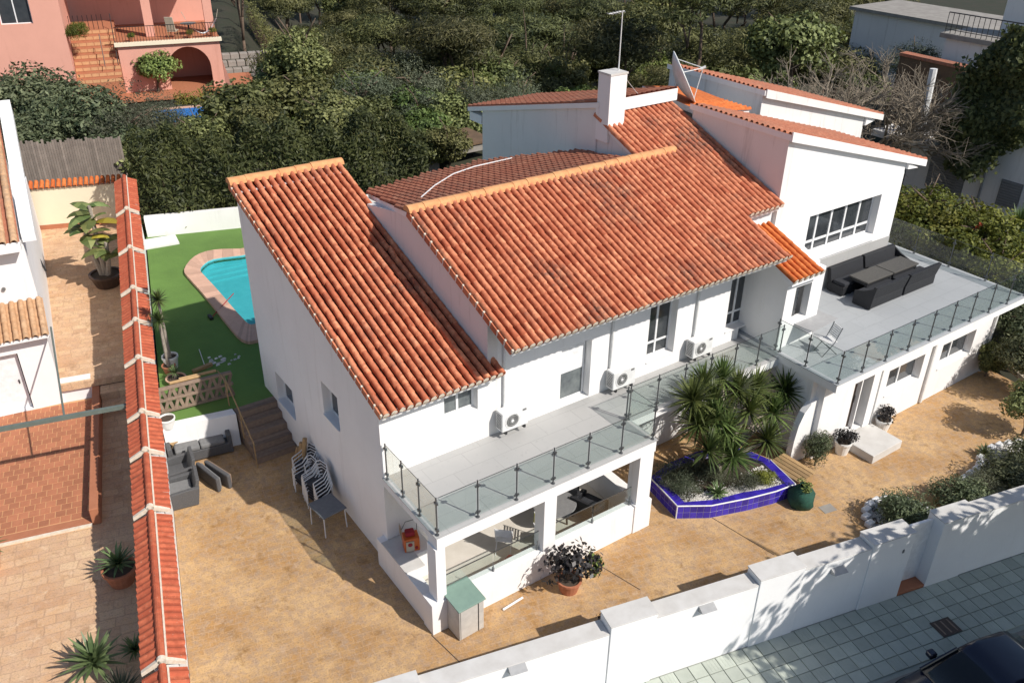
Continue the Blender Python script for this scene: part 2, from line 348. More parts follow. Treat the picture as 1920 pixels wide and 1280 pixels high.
# courtyard of stamped concrete, in sheets parted by control joints
mb = MB()
mb.prism([S2W(-5.6, -2.2, -.1), S2W(24, -2.2, -.1), (24.5, 11, -.1), (4.0, 10.0, -.1), S2W(-5.6, 11.3, -.1)], (0, 0, .1))
ob('patio', mb, M['patio'], kind='structure')
mb = MB()
for a, b in (((809, 1190), (900, 1277)), ((1330, 967), (1452, 1040)), ((1200, 1105), (1125, 1060))):
    p = at(*a, z=0); q = at(*b, z=0); d = (q-p).normalized(); n = Vector((-d.y, d.x, 0))*.012
    mb.add([p-n+Vector((0, 0, .004)), q-n+Vector((0, 0, .004)), q+n+Vector((0, 0, .004)), p+n+Vector((0, 0, .004))], [(0, 1, 2, 3)])
ob('patio_joint', mb, M['soil'], kind='structure')
# lawn (raised) with retaining wall
ZL = 1.15
mb = MB(); mb.prism([S2W(-5.55, 9.9, ZL-.1), (-1.12, 10.52, ZL-.1), (.25, 10.52, ZL-.1), (12, 10.52, ZL-.1), (12, 28, ZL-.1), S2W(-5.55, 27.4, ZL-.1)], (0, 0, .1)); ob('lawn', mb, M['turf'], kind='structure')
mb = MB(); mb.prism([S2W(-5.58, 9.55, 0), (-1.12, 10.15, 0), (-1.12, 10.5, 0), S2W(-5.58, 9.88, 0)], (0, 0, ZL+.03))
ob('retaining_wall', mb, M['white'], label='low white retaining wall between the patio and the raised lawn', cat='wall')
# street, kerb and pavement of single tiles
ZS = -.7
mb = MB(); mb.prism([S2W(-30, -20, ZS-.3), S2W(60, -20, ZS-.3), S2W(60, -4.72, ZS-.3), S2W(-30, -4.72, ZS-.3)], (0, 0, .14)); ob('road', mb, M['asphalt'], kind='structure')
mb = MB(); mb.prism([S2W(-30, -4.86, ZS-.3), S2W(60, -4.86, ZS-.3), S2W(60, -4.72, ZS-.3), S2W(-30, -4.72, ZS-.3)], (0, 0, .297)); ob('kerb', mb, M['concrete'], kind='structure')
mb = MB(); mb.prism([S2W(-30, -4.72, ZS-.3), S2W(60, -4.72, ZS-.3), S2W(60, -2.3, ZS-.3), S2W(-30, -2.3, ZS-.3)], (0, 0, .285)); pav = ob('pavement', mb, M['paver_grout'], kind='structure')
mbs = []
for k in range(6):
    t = MB(); t.rbox((-.188, -.188, 0), (.188, .188, .03), .006, tint=k/5)
    if k % 3 == 2:
        for q in range(4): t.box((-.17+q*.09, -.17, .0302), (-.11+q*.09, .17, .034), tint=k/5*.8)
    mbs.append(t.mesh('paving_tile'))
for me in mbs: me.materials.append(M['paver'])
PT = .395; rest = MB(); cnt = 0
for i in range(-8, 70):
    for j in range(6):
        s = -1+i*PT+.2; v = -2.62-.2-j*PT
        if v < -4.72+.1: continue
        k = random.choice([0, 1, 1, 3, 3, 4, 2, 5]) if (i*7+j*3) % 5 else random.choice([2, 5])
        p = S2W(s, v, ZS-.012+random.uniform(-.003, .003))
        if 2 < s < 17.5 and cnt < 290:
            o = link('paving_tile', mbs[k], M['paver'], pav); o.location = p; o.rotation_euler = (0, 0, -TH); cnt += 1
        else: rest.box((-.188, -.188, 0), (.188, .188, .03), Matrix.Translation(p) @ MS, tint=k/5)
ob('paving_tiles', rest, M['paver'], pav, kind='stuff')
mb = MB(); mb.cbox((0, 0, .03), (.62, .5, .012)); g = thing('access_cover', at(1773, 1176, z=ZS+.005), -TH, 'rusty rectangular access cover set in the grey pavement', 'cover')
ob('plate', mb, M['doorwood'], g); mb = MB()
for q in (-.2, 0, .2): mb.cbox((q, 0, .039), (.05, .4, .006))
ob('ribs', mb, M['wood'], g)

# ================================================================ villa
XL, YF, ZT, ZR = .25, 2.65, 3.0, 3.15
villa = thing('villa', (0, 0, 0), 0, 'large white two storey villa with terracotta tiled roofs and glass railed terraces', 'house')
def wall_strips(mb, O, U, nin, u0, u1, z0, zt, ops=(), brk=(), tint=.5):
    """plane wall: O origin, U unit along, nin inward thickness vector, openings (u0,u1,z0,z1)"""
    O = Vector(O); U = Vector(U); nin = Vector(nin)
    us = sorted(set([u0, u1]+[u for o in ops for u in o[:2] if u0 < u < u1]+[b for b in brk if u0 < b < u1]))
    P = lambda u, z: Vector((O.x+U.x*u, O.y+U.y*u, z))
    for a, b in zip(us[:-1], us[1:]):
        mid = (a+b)/2; segs = sorted([o[2:4] for o in ops if o[0] < mid < o[1]]); lo = z0
        for s0, s1 in segs:
            if s0 > lo: mb.prism([P(a, lo), P(b, lo), P(b, s0), P(a, s0)], nin, tint=tint)
            lo = s1
        mb.prism([P(a, lo), P(b, lo), P(b, zt(b)), P(a, zt(a))], nin, tint=tint)
def window(parent, O, U, nin, op, rec=.18, panes=2, fr=.055, pane='pane', sill=True, name='window', low=0, shut=0):
    """framed window set rec deep in the opening op = (u0,u1,z0,z1)"""
    O = Vector(O); U = Vector(U).normalized(); n = Vector(nin).normalized(); u0, u1, z0, z1 = op
    B = O+n*rec; P = lambda u, z, d=0: Vector((B.x+U.x*u+n.x*d, B.y+U.y*u+n.y*d, z))
    def slab(mb, a, b, c, d, th, dd=0): mb.prism([P(a, c, dd), P(b, c, dd), P(b, d, dd), P(a, d, dd)], n*th)
    mb = MB(); zl = z0
    ztop = z1-shut
    for (a, b, c, d) in ((u0, u1, z0, z0+fr), (u0, u1, ztop-fr, ztop), (u0, u0+fr, z0+fr, ztop-fr), (u1-fr, u1, z0+fr, ztop-fr)): slab(mb, a, b, c, d, .06)
    wd = (u1-u0)/panes
    for k in range(1, panes): slab(mb, u0+wd*k-fr*.6, u0+wd*k+fr*.6, z0+fr, ztop-fr, .07, -.012)
    if low: slab(mb, u0+fr, u1-fr, z0+low, z0+low+fr*1.2, .06, .002)
    w_ = ob(name, mb, M['pvc'], parent)
    for k in range(panes):
        a = u0+wd*k+fr*(1.01 if k == 0 else .61); b = u0+wd*(k+1)-fr*(1.01 if k == panes-1 else .61)
        for (c, d) in ([(z0+fr, ztop-fr)] if not low else [(z0+fr, z0+low-.002), (z0+low+fr*1.2+.002, ztop-fr)]):
            mb = MB(); slab(mb, a, b, c+.001, d-.001, .02, .02); ob('pane', mb, M[pane], w_)
    if shut:
        mb = MB(); k = 0; z = ztop
        while z < z1-.01: slab(mb, u0+.01, u1-.01, z+.003, min(z1, z+.05)-.003, .02, -.01); z += .05
        ob('roller_shutter', mb, M['pvc'], w_)
    if sill:
        mb = MB(); mb.prism([P(u0, z0-.03, -rec-.04), P(u1, z0-.03, -rec-.04), P(u1, z0-.03, 0), P(u0, z0-.03, 0)], (0, 0, .028)); ob('sill', mb, M['white'], w_)
    return w_
# ---- roofs ------------------------------------------------------
PITCH_A = math.atan2(8.16-5.2, 11.45-2.21); PITCH_B = math.atan2(8.29-6.39, 6.3-1.31)
TP, TE = .215, .335
def tile_mesh(tint, full=True):
    mb = MB(); n = 6; r0, r1, L = .073, .068, .42; v = []
    for (r, y, dz) in ((r0, 0, .016), (r1, L, 0)):
        for i in range(n+1):
            a = math.pi*i/n; v.append((-r*math.cos(a), y, r*math.sin(a)*1.42+dz+(-.03 if i in (0, n) else .014)))
    f = [(i, i+n+1, i+n+2, i+1) for i in range(n)]
    if full:
        for i in range(n+1):
            a = math.pi*i/n; v.append((-(r0-.017)*math.cos(a), 0, (r0-.017)*math.sin(a)*1.42+.02))
        b = 2*(n+1); f += [(i, i+1, b+i+1, b+i) for i in range(n)]
    mb.add(v, f, tint); return mb
TILE_V = [tile_mesh(k/7) for k in range(8)]
TILE_ME = [t.mesh('roof_tile', True) for t in TILE_V]
for me in TILE_ME: me.materials.append(M['tile'])
def tile_frame(ox, oy, oz, pitch): return Matrix.Translation((ox, oy, oz)) @ Matrix.Rotation(pitch, 4, 'X')
def slab_roof(name, pts, th, top, parent=villa, under='white'):
    mb = MB(); mb.prism(pts, (0, 0, -th))
    # faces pointing up get the pan colour
    for i, f in enumerate(mb.f):
        a, b, c = (Vector(mb.v[k]) for k in f[:3]); n = (b-a).cross(c-a)
        mb.m[i] = 0 if n.z > abs(n.x)+abs(n.y) else 1
    return ob(name, mb, [M[top], M[under]], parent)
eA = (2.21, 5.2); eB = (1.31, 6.39)
def zA(y): return eA[1]+(y-eA[0])*math.tan(PITCH_A)
def zB(y): return eB[1]+(y-eB[0])*math.tan(PITCH_B)
ZLOW = .085                                                    # the pan lies a little below the sight line of the covers
yA1 = 11.40; XA0, XA1 = .13, 3.66
ES = .11
roofA = slab_roof('roof', [(XA0, eA[0]+ES, zA(eA[0]+ES)-ZLOW), (XA1, eA[0]+ES, zA(eA[0]+ES)-ZLOW), (XA1, yA1, zA(yA1)-ZLOW), (XA0, yA1, zA(yA1)-ZLOW)], .12, 'tile_pan_shade')
XB0, XB1, XC0, XC1, YC0, YC1 = 3.25, 13.24, 11.5, 14.80, 3.10, 8.42
roofB = slab_roof('roof', [(XB0, eB[0]+ES, zB(eB[0]+ES)-ZLOW), (XB1, eB[0]+ES, zB(eB[0]+ES)-ZLOW), (XB1, YC0+ES, zB(YC0+ES)-ZLOW), (XC1, YC0+ES, zB(YC0+ES)-ZLOW), (XC1, YC1, zB(YC1)-ZLOW), (XC0, YC1, zB(YC1)-ZLOW), (XC0, 6.3, zB(6.3)-ZLOW), (XB0, 6.3, zB(6.3)-ZLOW)], .12, 'tile_pan_shade')
tiles = []                                                    # (dist, roof, matrix)
def course(roof, ox, ex0, oy, oz, pitch, y1, skew=0):
    n = int(math.ceil((y1-oy)/math.cos(pitch)/TE-.15))
    for j in range(n):
        Mx = tile_frame(ex0, oy, oz, pitch) @ Matrix.Translation((random.uniform(-.006, .006), j*TE-.05+random.uniform(-.014, .014), -.04+random.uniform(-.004, .004))) @ Matrix.Rotation(random.gauss(0, .022), 4, 'Z')
        tiles.append(((Mx.translation-Vector(CAM)).length, roof, Mx))
nA = 16
for i in range(nA): course(roofA, 0, XA0+.1+i*(XA1-XA0-.2)/(nA-1), eA[0], eA[1], PITCH_A, yA1)
i = 0; x = XB0+.1
while x < XC1-.05:
    y0 = eB[0] if x < XB1-.02 else YC0
    y1 = 6.25 if x < XC0 else YC1
    course(roofB, 0, x, y0, zB(y0), PITCH_B, y1); x += TP
tiles.sort(key=lambda t: t[0])
resta = {id(roofA): MB(), id(roofB): MB()}
def tint_at(Mx):
    return min(1, max(0, random.gauss(.5, .28)))
for k, (d, rf, Mx) in enumerate(tiles):
    q = int(tint_at(Mx)*7.99)
    if k < 300:
        o = link('roof_tile', TILE_ME[q], M['tile'], rf); o.matrix_basis = Mx
    else:
        t = TILE_V[q]; m_ = resta[id(rf)]; m_.add(t.v, t.f, q/7, 0, Mx)
for rf in (roofA, roofB): ob('roof_tiles', resta[id(rf)], M['tile'], rf, smooth=True, kind='stuff')
def eave_trim(x0, x1, y, z, pitch, n, rf):
    """white mortar plugs, small red under-tiles and a white fascia"""
    mb = MB(); red = MB()
    for i in range(n):
        x = x0+.1+i*(x1-x0-.2)/(n-1)
        F = tile_frame(x, y, z, pitch) @ Matrix.Translation((0, -.066, -.04+.02))
        v = [(0, 0, -.05)]+[(-.084*math.cos(math.pi*q/6), 0, .078*math.sin(math.pi*q/6)*1.35-.004) for q in range(7)]
        v2 = [(a, b+.03, c) for a, b, c in v]
        mb.add(v, [(0, q+1, q+2) for q in range(6)], .5, 0, F)
        if random.random() < .85: mb.add([(-.085, 0, -.075), (.03, 0, -.075), (.03, 0, .0), (-.085, 0, .0)], [(3, 2, 1, 0), (0, 1, 2, 3)], .5, 0, F)
        G = tile_frame(x+.105, y, z, pitch) @ Matrix.Translation((0, -.02, -ZLOW-.03))
        v = []
        for yy in (0, .25):
            for q in range(5): v.append((-.085*math.cos(math.pi*q/4), yy, -.05*math.sin(math.pi*q/4)+.03))
        red.add(v, [(q, q+5, q+6, q+1) for q in range(4)]+[(0, 1, 2, 3, 4)], random.random(), 0, G)
    ob('eave_mortar', mb, M['mortar_white'], rf, kind='stuff'); ob('eave_under_tiles', red, M['tile'], rf, kind='stuff')
    mb = MB(); F = tile_frame(0, y, z, pitch); mb.box((x0+.01, .03, -.285), (x1-.01, .30, -ZLOW-.123), F); ob('fascia', mb, M['white'], rf)
eave_trim(XA0, XA1-.1, eA[0], eA[1], PITCH_A, nA, roofA)
eave_trim(XB0, XB1, eB[0], eB[1], PITCH_B, 46, roofB)
eave_trim(XB1, XC1, YC0, zB(YC0), PITCH_B, 7, roofB)
def half_ridge(x0, x1, y, z, step, w, h, parent, m='mortar', name='ridge_tile', tilt=0):
    x = x0; out = None; n = max(1, round((x1-x0)/step)); st = (x1-x0)/n
    for k in range(n):
        mb = MB(); v = []; jj = random.uniform(-.008, .008)
        for xx, sc in ((0, 1.0), (st+.02, .93)):
            for q in range(7):
                a = math.pi*q/6; v.append((xx, -w*math.cos(a)*sc, h*math.sin(a)*sc+jj))
        f = [(q, q+1, q+8, q+7) for q in range(6)]+[tuple(range(6, -1, -1)), tuple(range(7, 14)), (0, 7, 13, 6)]
        mb.add(v, f, random.random()); o = ob(name, mb, M[m], parent); o.location = (x0+k*st, y, z)
half_ridge(XB0-.02, 13.02, 6.32, zB(6.3)-.05, .5, .19, .17, roofB)
half_ridge(XA0-.02, XA1+.05, yA1, zA(yA1)-.05, .5, .2, .18, roofA)
# verge mortar edges
mb = MB(); vt = MB()
for (x, y0, z0, pt, y1) in ((XA0, eA[0], eA[1], PITCH_A, yA1), (XB0, eB[0], eB[1], PITCH_B, 6.3)):
    F = tile_frame(x, y0, z0, pt); L = (y1-y0)/math.cos(pt); k = 0
    while k*TE < L:
        a = .02+.012*math.sin(k*1.7); mb.box((-.022, k*TE-.02, -ZLOW-.02), (.03, k*TE+.035, -ZLOW+.05+a), F, .5); vt.box((-.014, k*TE+.036, -ZLOW-.13), (.03, min(L, k*TE+TE-.021), -ZLOW+.05), F, random.random()); k += 1
ob('verge_mortar', mb, M['mortar_white'], roofA, kind='stuff'); ob('verge_tiles', vt, M['tile'], roofA, kind='stuff')
# ---- back slope of the main ridge
BS = .19
def zBk(y): return zB(6.3)-.03-BS*(y-6.3)
def on_back(px, py):
    d = Vector(_fw*FOC+_r*(px-960)-_u*(py-640)); n = Vector((0, BS, 1)); P0 = Vector((0, 6.3, zB(6.3)-.03))
    return Vector(CAM)+d*((P0-Vector(CAM)).dot(n)/d.dot(n))
bk = [Vector((XB0, 6.3, zBk(6.3))), Vector((XC0, 6.3, zBk(6.3)))]+[on_back(*q) for q in ((1175, 276), (1095, 281), (905, 302), (800, 328), (690, 360))]
bk[2].x = XC0; bk[2].z = zBk(bk[2].y)
roofK = slab_roof('roof', [p-Vector((0, 0, .05)) for p in bk], .15, 'tile_old')
def rows_tiles(parent, Fr, quad, dirn, matn, pitch_t=.22, exp=.34, name='roof_tiles', inside=None, r=.085):
    """field of barrel covers on a frame: local x across, local y down-slope"""
    mb = MB(); x0, x1, y0, y1 = quad; x = x0+pitch_t/2
    while x < x1:
        y = y0
        while y < y1-.1:
            c = Fr @ Vector((x, y+exp/2, 0))
            if inside is None or inside(c):
                n = 4; v = []
                for (rr, yy, dz) in ((r*.82, y, 0), (r, y+exp+.06, .022)):
                    for q in range(n+1):
                        a = math.pi*q/n; v.append((x-rr*math.cos(a), yy, rr*math.sin(a)+dz))
                mb.add(v, [(q, q+1, q+6, q+5) for q in range(n)]+[(9, 8, 7, 6, 5)], min(1, max(0, random.gauss(.5, .25))), 0, Fr)
            y += exp
        x += pitch_t
    return ob(name, mb, M[matn], parent, kind='stuff')
def in_poly(p, poly):
    c = False; n = len(poly)
    for i in range(n):
        a, b = poly[i], poly[(i+1) % n]
        if (a.y > p.y) != (b.y > p.y) and p.x < (b.x-a.x)*(p.y-a.y)/(b.y-a.y)+a.x: c = not c
    return c
rows_tiles(roofK, Matrix.Translation((XB0, 6.3, zBk(6.3)-.03)) @ Matrix.Rotation(-math.atan(BS), 4, 'X'), (0, XC0-XB0, .1, 5), 1, 'tile_old', inside=lambda c: in_poly(c, bk))
# ---- block A walls
yA0, yAb = YF, 11.25
def ops_from(px, fix):                                        # four corners in the photo -> opening on a plane
    P = [at(*q, **fix) for q in px]; k = 1 if 'x' in fix else 0
    us = sorted(p[k] for p in P); zs = sorted(p.z for p in P); return ((us[0]+us[1])/2, (us[2]+us[3])/2, (zs[0]+zs[1])/2, (zs[2]+zs[3])/2)
wl = [ops_from([(516.5, 697), (548, 733), (521, 745), (556, 788)], dict(x=XL)), ops_from([(602.6, 713.3), (633, 748), (606.5, 772.5), (637, 807)], dict(x=XL))]
mb = MB(); wall_strips(mb, (XL, 0, 0), (0, 1, 0), (.3, 0, 0), yA0, yAb, -.05, lambda y: zA(y)-.12, wl); ob('side_wall', mb, M['white'], villa)
for o in wl: window(villa, (XL, 0, 0), (0, 1, 0), (1, 0, 0), o, rec=.24, panes=2)
mb = MB(); mb.box((XL+.002, yAb-.3, 0), (3.5, yAb-.002, zA(yAb)-.15)); mb.prism([(3.5, 8.0, 6.5), (3.5, yAb-.31, 6.5), (3.5, yAb-.31, zA(yAb)-.2), (3.5, 8.0, zA(8.0)-.14)], (.06, 0, 0)); ob('rear_wall', mb, M['white_old'], villa)
fwin = (at(833, 768, y=YF).x, at(879, 752, y=YF).x, at(833, 770, y=YF).z, at(833, 770, y=YF).z+1.0); rr = at(896, 760, y=YF).x
opA = (fwin[0], rr, fwin[2]-.33, zA(YF)-.2)
xAe = 3.4
mb = MB(); wall_strips(mb, (0, YF, 0), (1, 0, 0), (0, .3, 0), XL+.302, xAe, 0, lambda x: zA(YF)-.14, [opA]); mb.box((XL+.002, YF+.001, 0), (XL+.3, YF+.3, zA(YF)-.15)); ob('front_wall', mb, M['white'], villa)
window(villa, (0, YF, 0), (1, 0, 0), (0, 1, 0), opA, rec=.22, panes=2, pane='pane_cl', sill=False)
# ---- block B walls
XW = 3.40; XBR = 13.05
d1 = (at(1050, 735, y=YF).x, at(1105, 720, y=YF).x, ZT+.02, at(1095, 640, y=YF).z); d2 = (at(1213, 655, y=YF).x, at(1264, 640, y=YF).x, ZT+.42, at(1240, 575, y=YF).z+.1); d3 = (at(1362, 600, y=YF).x, at(1408, 590, y=YF).x, ZT+.42, at(1380, 520, y=YF).z+.1)
zmax = zB(YF)-.5
d1, d2, d3 = ((a, b, c, min(d, zmax)) for a, b, c, d in (d1, d2, d3))
mb = MB(); wall_strips(mb, (0, YF, 0), (1, 0, 0), (0, .3, 0), XW+.302, XBR, 0, lambda x: zB(YF)-.14, [d1, d2, d3]); ob('front_wall', mb, M['white'], villa)
w1 = window(villa, (0, YF, 0), (1, 0, 0), (0, 1, 0), (d1[0], d1[1]-.02, d1[2], d1[3]), rec=.26, panes=1, pane='pane_cl', name='terrace_door', sill=False, shut=max(.3, d1[3]-d1[2]-.95))
for d in (d2, d3): window(villa, (0, YF, 0), (1, 0, 0), (0, 1, 0), d, rec=.26, panes=2, name='window', low=.42, sill=True)
mb = MB(); mb.prism([(XW, YF+.001, ZT-.2), (XW, 9.1, ZT-.2), (XW, 9.1, zBk(9.1)-.2), (XW, 6.3, zB(6.3)-.22), (XW, YF+.001, zB(YF)-.15)], (.3, 0, 0)); ob('gable_wall', mb, M['white_old'], villa)
mb = MB(); mb.box((XBR-.3, YF+.301, 0), (XBR, 6.3, zB(YF)-.1)); mb.box((XW+.3, 8.6, 1.5), (XC0, 8.9, zBk(8.9)-.25)); ob('inner_wall', mb, M['white_old'], villa)
# downpipes
mb = MB()
for px, py0, py1 in ((945, 690, 760), (1147, 610, 690), (1306, 560, 620)):
    x = at(px, (py0+py1)/2, y=YF-.05).x; mb = MB(); mb.tube((x, YF-.06, ZT+.5 if px > 1000 else ZT+.75), (x, YF-.06, (zB(YF)-.25)), .04, n=8); ob('downpipe', mb, M['acw'], villa)
# ---- block C side (wall under the short right part of the roof)
mb = MB(); mb.box((XBR+.002, YC0+.35, 3), (14.849, YC0+.6, zB(YC0+.35)-.2)); ob('front_wall', mb, M['white'], villa)
mb = MB(); mb.prism([(XC0+.05, 6.4, 6), (XC0+.05, 8.41, 6), (XC0+.05, 8.41, zB(8.41)-.2), (XC0+.05, 6.4, zB(6.4)-.2)], (.2, 0, 0)); ob('side_wall', mb, M['white_old'], villa)
XE, YE = 14.85, 3.3
# ---- block D (rear left tower)
YD = YC1; zDt = at(1118, 192, y=YD).z; xD0, xD1 = XC0, at(1262, 172, y=YD).x
bD = at(880, 200, x=xD0); sl = (zDt-bD.z)/(bD.y-YD)
yDb = at(905, 300, x=xD0).y
mb = MB(); mb.prism([(xD0, YD, 1.4), (xD0, yDb, 1.4), (xD0, yDb, zDt-sl*(yDb-YD)-.16), (xD0, YD, zDt-.16)], (xD1-xD0, 0, 0)); ob('rear_block_wall', mb, M['white_old'], villa)
roofD = slab_roof('roof', [(xD0-.08, YD-.12, zDt+.02), (xD1+.1, YD-.12, zDt+.02), (xD1+.1, bD.y, bD.z), (xD0-.08, bD.y, bD.z)], .17, 'tile_old')
mb = MB(); mb.box((xD0-.07, YD-.13, zDt-.38), (xD1+.09, YD-.002, zDt-.16)); ob('fascia', mb, M['white'], roofD); mb = MB(); mb.box((xD0-.02, bD.y-.9, bD.z-.5), (xD0+.3, bD.y-.05, bD.z-.17)); ob('fascia', mb, M['white'], roofD)
rows_tiles(roofD, Matrix.Translation((xD0-.06, YD-.1, zDt+.015)) @ Matrix.Rotation(-math.atan(sl), 4, 'X'), (0, xD1-xD0+.14, .0, (bD.y-YD)/math.cos(math.atan(sl))), 1, 'tile_old')
# ---- block E (right tower with the long window) : roof falls to +x
eTL = at(1493, 243, y=YE); eTR = at(1733, 290, y=YE); wR = at(1697, 318, y=YE).x
sE = (eTL.z-eTR.z)/(eTR.x-eTL.x); zE = lambda x: eTL.z-.30-sE*(x-XE)
yEb = at(1302, 184, x=XE).y
op = ops_from([(1517, 406), (1654, 365), (1508, 475), (1630, 440)], dict(y=YE)); op = (op[0], op[1]+.1, op[2]-.1, op[3])
mb = MB(); wall_strips(mb, (0, YE, 0), (1, 0, 0), (0, .3, 0), XE+.302, wR, ZR-.3, zE, [op]); ob('front_wall', mb, M['white'], villa)
mb = MB(); mb.prism([(XE, YE+.001, ZR-.3), (XE, yEb, ZR-.3), (XE, yEb, zE(XE)+.12), (XE, YE+.001, zE(XE)-.001)], (.3, 0, 0)); ob('side_wall', mb, M['white_old'], villa)
mb = MB(); mb.box((wR-.3, YE+.301, ZR-.3), (wR, yEb, zE(wR)-.05)); mb.box((XE+.3, yEb-.3, ZR), (wR-.3, yEb-.002, zE(wR))); ob('rear_wall', mb, M['white_old'], villa)
roofE = slab_roof('roof', [(XE-.06, YE-.1, zE(XE)+.2), (eTR.x, YE-.1, zE(eTR.x)+.2), (eTR.x, yEb+.1, zE(eTR.x)+.2), (XE-.06, yEb+.1, zE(XE)+.2)], .19, 'tile_old')
mb = MB(); mb.prism([(XE-.06, YE-.16, zE(XE)+.0), (eTR.x+.02, YE-.16, zE(eTR.x+.02)-.02), (eTR.x+.02, YE-.16, zE(eTR.x+.02)+.22), (XE-.06, YE-.16, zE(XE)+.30)], (0, .055, 0))
ob('fascia', mb, M['white'], roofE); mb = MB(); mb.prism([(wR+.01, YE-.1, zE(wR)-.25), (eTR.x-.35, YE-.1, zE(eTR.x)-.02), (wR+.01, YE-.1, zE(wR)-.02)], (0, .3, 0)); ob('fascia', mb, M['white'], roofE)
rows_tiles(roofE, Matrix.Translation((XE-.02, YE-.06, zE(XE)+.19)) @ Matrix.Rotation(math.atan(sE), 4, 'Y') @ Matrix.Rotation(-math.pi/2, 4, 'Z'), (-(yEb-YE+.1), 0, .1, (eTR.x-XE)/math.cos(math.atan(sE))), 1, 'tile_old')
we = window(villa, (0, YE, 0), (1, 0, 0), (0, 1, 0), (op[0], op[1]-.02, op[2], op[3]), rec=.26, panes=5, fr=.07, low=.36, name='window')
mb = MB(); mb.box((op[0]-.2, YE-.12, op[2]-.17), (op[1]+.1, YE-.002, op[2]-.06)); ob('window_ledge', mb, M['white'], villa)
zP = at(1560, 481, y=YE-.05).z
mb = MB(); mb.box((XE+.31, YE-.03, ZR), (wR-.01, YE-.001, zP)); ob('plinth', mb, M['floor'], villa)
# ---- block F (rear right tower)
YFb = 8.0; fL = at(1432, 168, y=YFb); fR = at(1650, 213, y=YFb); fw = at(1617, 240, y=YFb).x; sF = (fL.z-fR.z)/(fR.x-fL.x); zF = lambda x: fL.z-sF*(x-fL.x)
yFe = at(1258, 113, x=fL.x).y
mb = MB(); mb.prism([(fL.x, YFb, 1.4), (fw, YFb, 1.4), (fw, YFb, zF(fw)-.2), (fL.x, YFb, zF(fL.x)-.2)], (0, yFe-YFb, 0)); ob('rear_block_wall', mb, M['white_old'], villa)
roofF = slab_roof('roof', [(fL.x-.08, YFb-.15, zF(fL.x)), (fR.x, YFb-.15, zF(fR.x)), (fR.x, yFe+.1, zF(fR.x)), (fL.x-.08, yFe+.1, zF(fL.x))], .19, 'tile_old')
mb = MB(); mb.prism([(fL.x-.02, YFb-.2, zF(fL.x)-.27), (fR.x, YFb-.2, zF(fR.x)-.24), (fR.x, YFb-.2, zF(fR.x)-.0), (fL.x-.02, YFb-.2, zF(fL.x)+.04)], (0, .05, 0)); ob('fascia', mb, M['white_old'], roofF); mb = MB(); mb.prism([(fw+.01, YFb-.1, zF(fw)-.6), (fR.x-.4, YFb-.1, zF(fR.x)-.2), (fw+.01, YFb-.1, zF(fw)-.2)], (0, .3, 0)); ob('fascia', mb, M['white'], roofF)
rows_tiles(roofF, Matrix.Translation((fL.x-.02, YFb-.1, zF(fL.x)-.01)) @ Matrix.Rotation(math.atan(sF), 4, 'Y') @ Matrix.Rotation(-math.pi/2, 4, 'Z'), (-(yFe-YFb+.1), 0, .1, (fR.x-fL.x)/math.cos(math.atan(sF))), 1, 'tile_old')
# link roof between the towers
p0 = at(1345, 194, y=yEb+.2); p1 = at(1408, 215, y=yEb+.2)
lk = slab_roof('roof', [(XE+.5, yEb+.12, zE(XE)-.15), (XE+3.0, yEb+.12, zE(XE)-.45), (XE+3.0, YFb+2.5, zE(XE)-.25), (XE+.5, YFb+2.5, zE(XE)+.1)], .2, 'tile_new')
rows_tiles(lk, Matrix.Translation((XE+.5, yEb+.1, zE(XE)-.15)) @ Matrix.Rotation(math.atan(.12), 4, 'Y') @ Matrix.Rotation(-math.pi/2, 4, 'Z'), (-3.0, 0, .1, 2.5), 1, 'tile_new')
mb = MB(); mb.box((XE+.3, yEb+.2, 3), (XE+3.2, YFb+2.3, zE(XE)-.65)); ob('inner_wall', mb, M['white_old'], villa)
# ---- block G (lobby with the small orange roof)
XG0 = 13.42; g0 = at(1455, 655, z=ZR); YG = g0.y; XG0 = g0.x+.02
gE = at(1478, 530, y=YG-.25); gR = at(1545, 512, y=YG-.25); xG1 = at(1537, 560, y=YG).x
zG = lambda y: gE.z+(y-gE.y)*math.tan(math.radians(20))
opG = ops_from([(1493, 540), (1518, 530), (1482, 604), (1508, 592)], dict(y=YG)); opG = (opG[0], opG[1]+.1, opG[2], opG[3])
mb = MB(); wall_strips(mb, (0, YG, 0), (1, 0, 0), (0, .25, 0), XG0, xG1, ZR-.15, lambda x: zG(YG)-.18, [opG]); ob('front_wall', mb, M['white'], villa)
mb = MB(); mb.prism([(XG0, YG+.251, ZT-.15), (XG0, YE, ZT-.15), (XG0, YE, zG(YE)-.2), (XG0, YG+.251, zG(YG+.25)-.2)], (.25, 0, 0)); mb.prism([(xG1-.25, YG+.251, ZT), (xG1-.25, YE, ZT), (xG1-.25, YE, zG(YE)-.2), (xG1-.25, YG+.251, zG(YG+.25)-.2)], (.25, 0, 0)); ob('side_wall', mb, M['white'], villa)
mb = MB(); mb.box((opG[0]-.02, YG+.22, opG[2]), (opG[0]+(opG[1]-opG[0])*.62, YG+.24, opG[3]-.02)); ob('terrace_door', mb, M['pane'], villa)
roofG = slab_roof('roof', [(XG0-.15, gE.y, zG(gE.y)-.06), (gR.x, gE.y, zG(gE.y)-.06), (gR.x, YE-.05, zG(YE-.05)-.06), (XG0-.15, YE-.05, zG(YE-.05)-.06)], .15, 'tile_new')
mb = MB(); x = XG0-.06
while x < gR.x-.05:
    for j in range(7):
        Mx = tile_frame(x, gE.y, gE.z, math.radians(20)) @ Matrix.Translation((0, j*TE-.05, -.045)); t = TILE_V[random.randrange(8)]; o = link('roof_tile', t.mesh('orange_roof_tile', True), M['tile_new'], roofG); o.matrix_basis = Mx
    x += .235
eave_trim(XG0-.15, gR.x, gE.y, gE.z, math.radians(20), max(3, int((gR.x-XG0)/.235)+1), roofG)
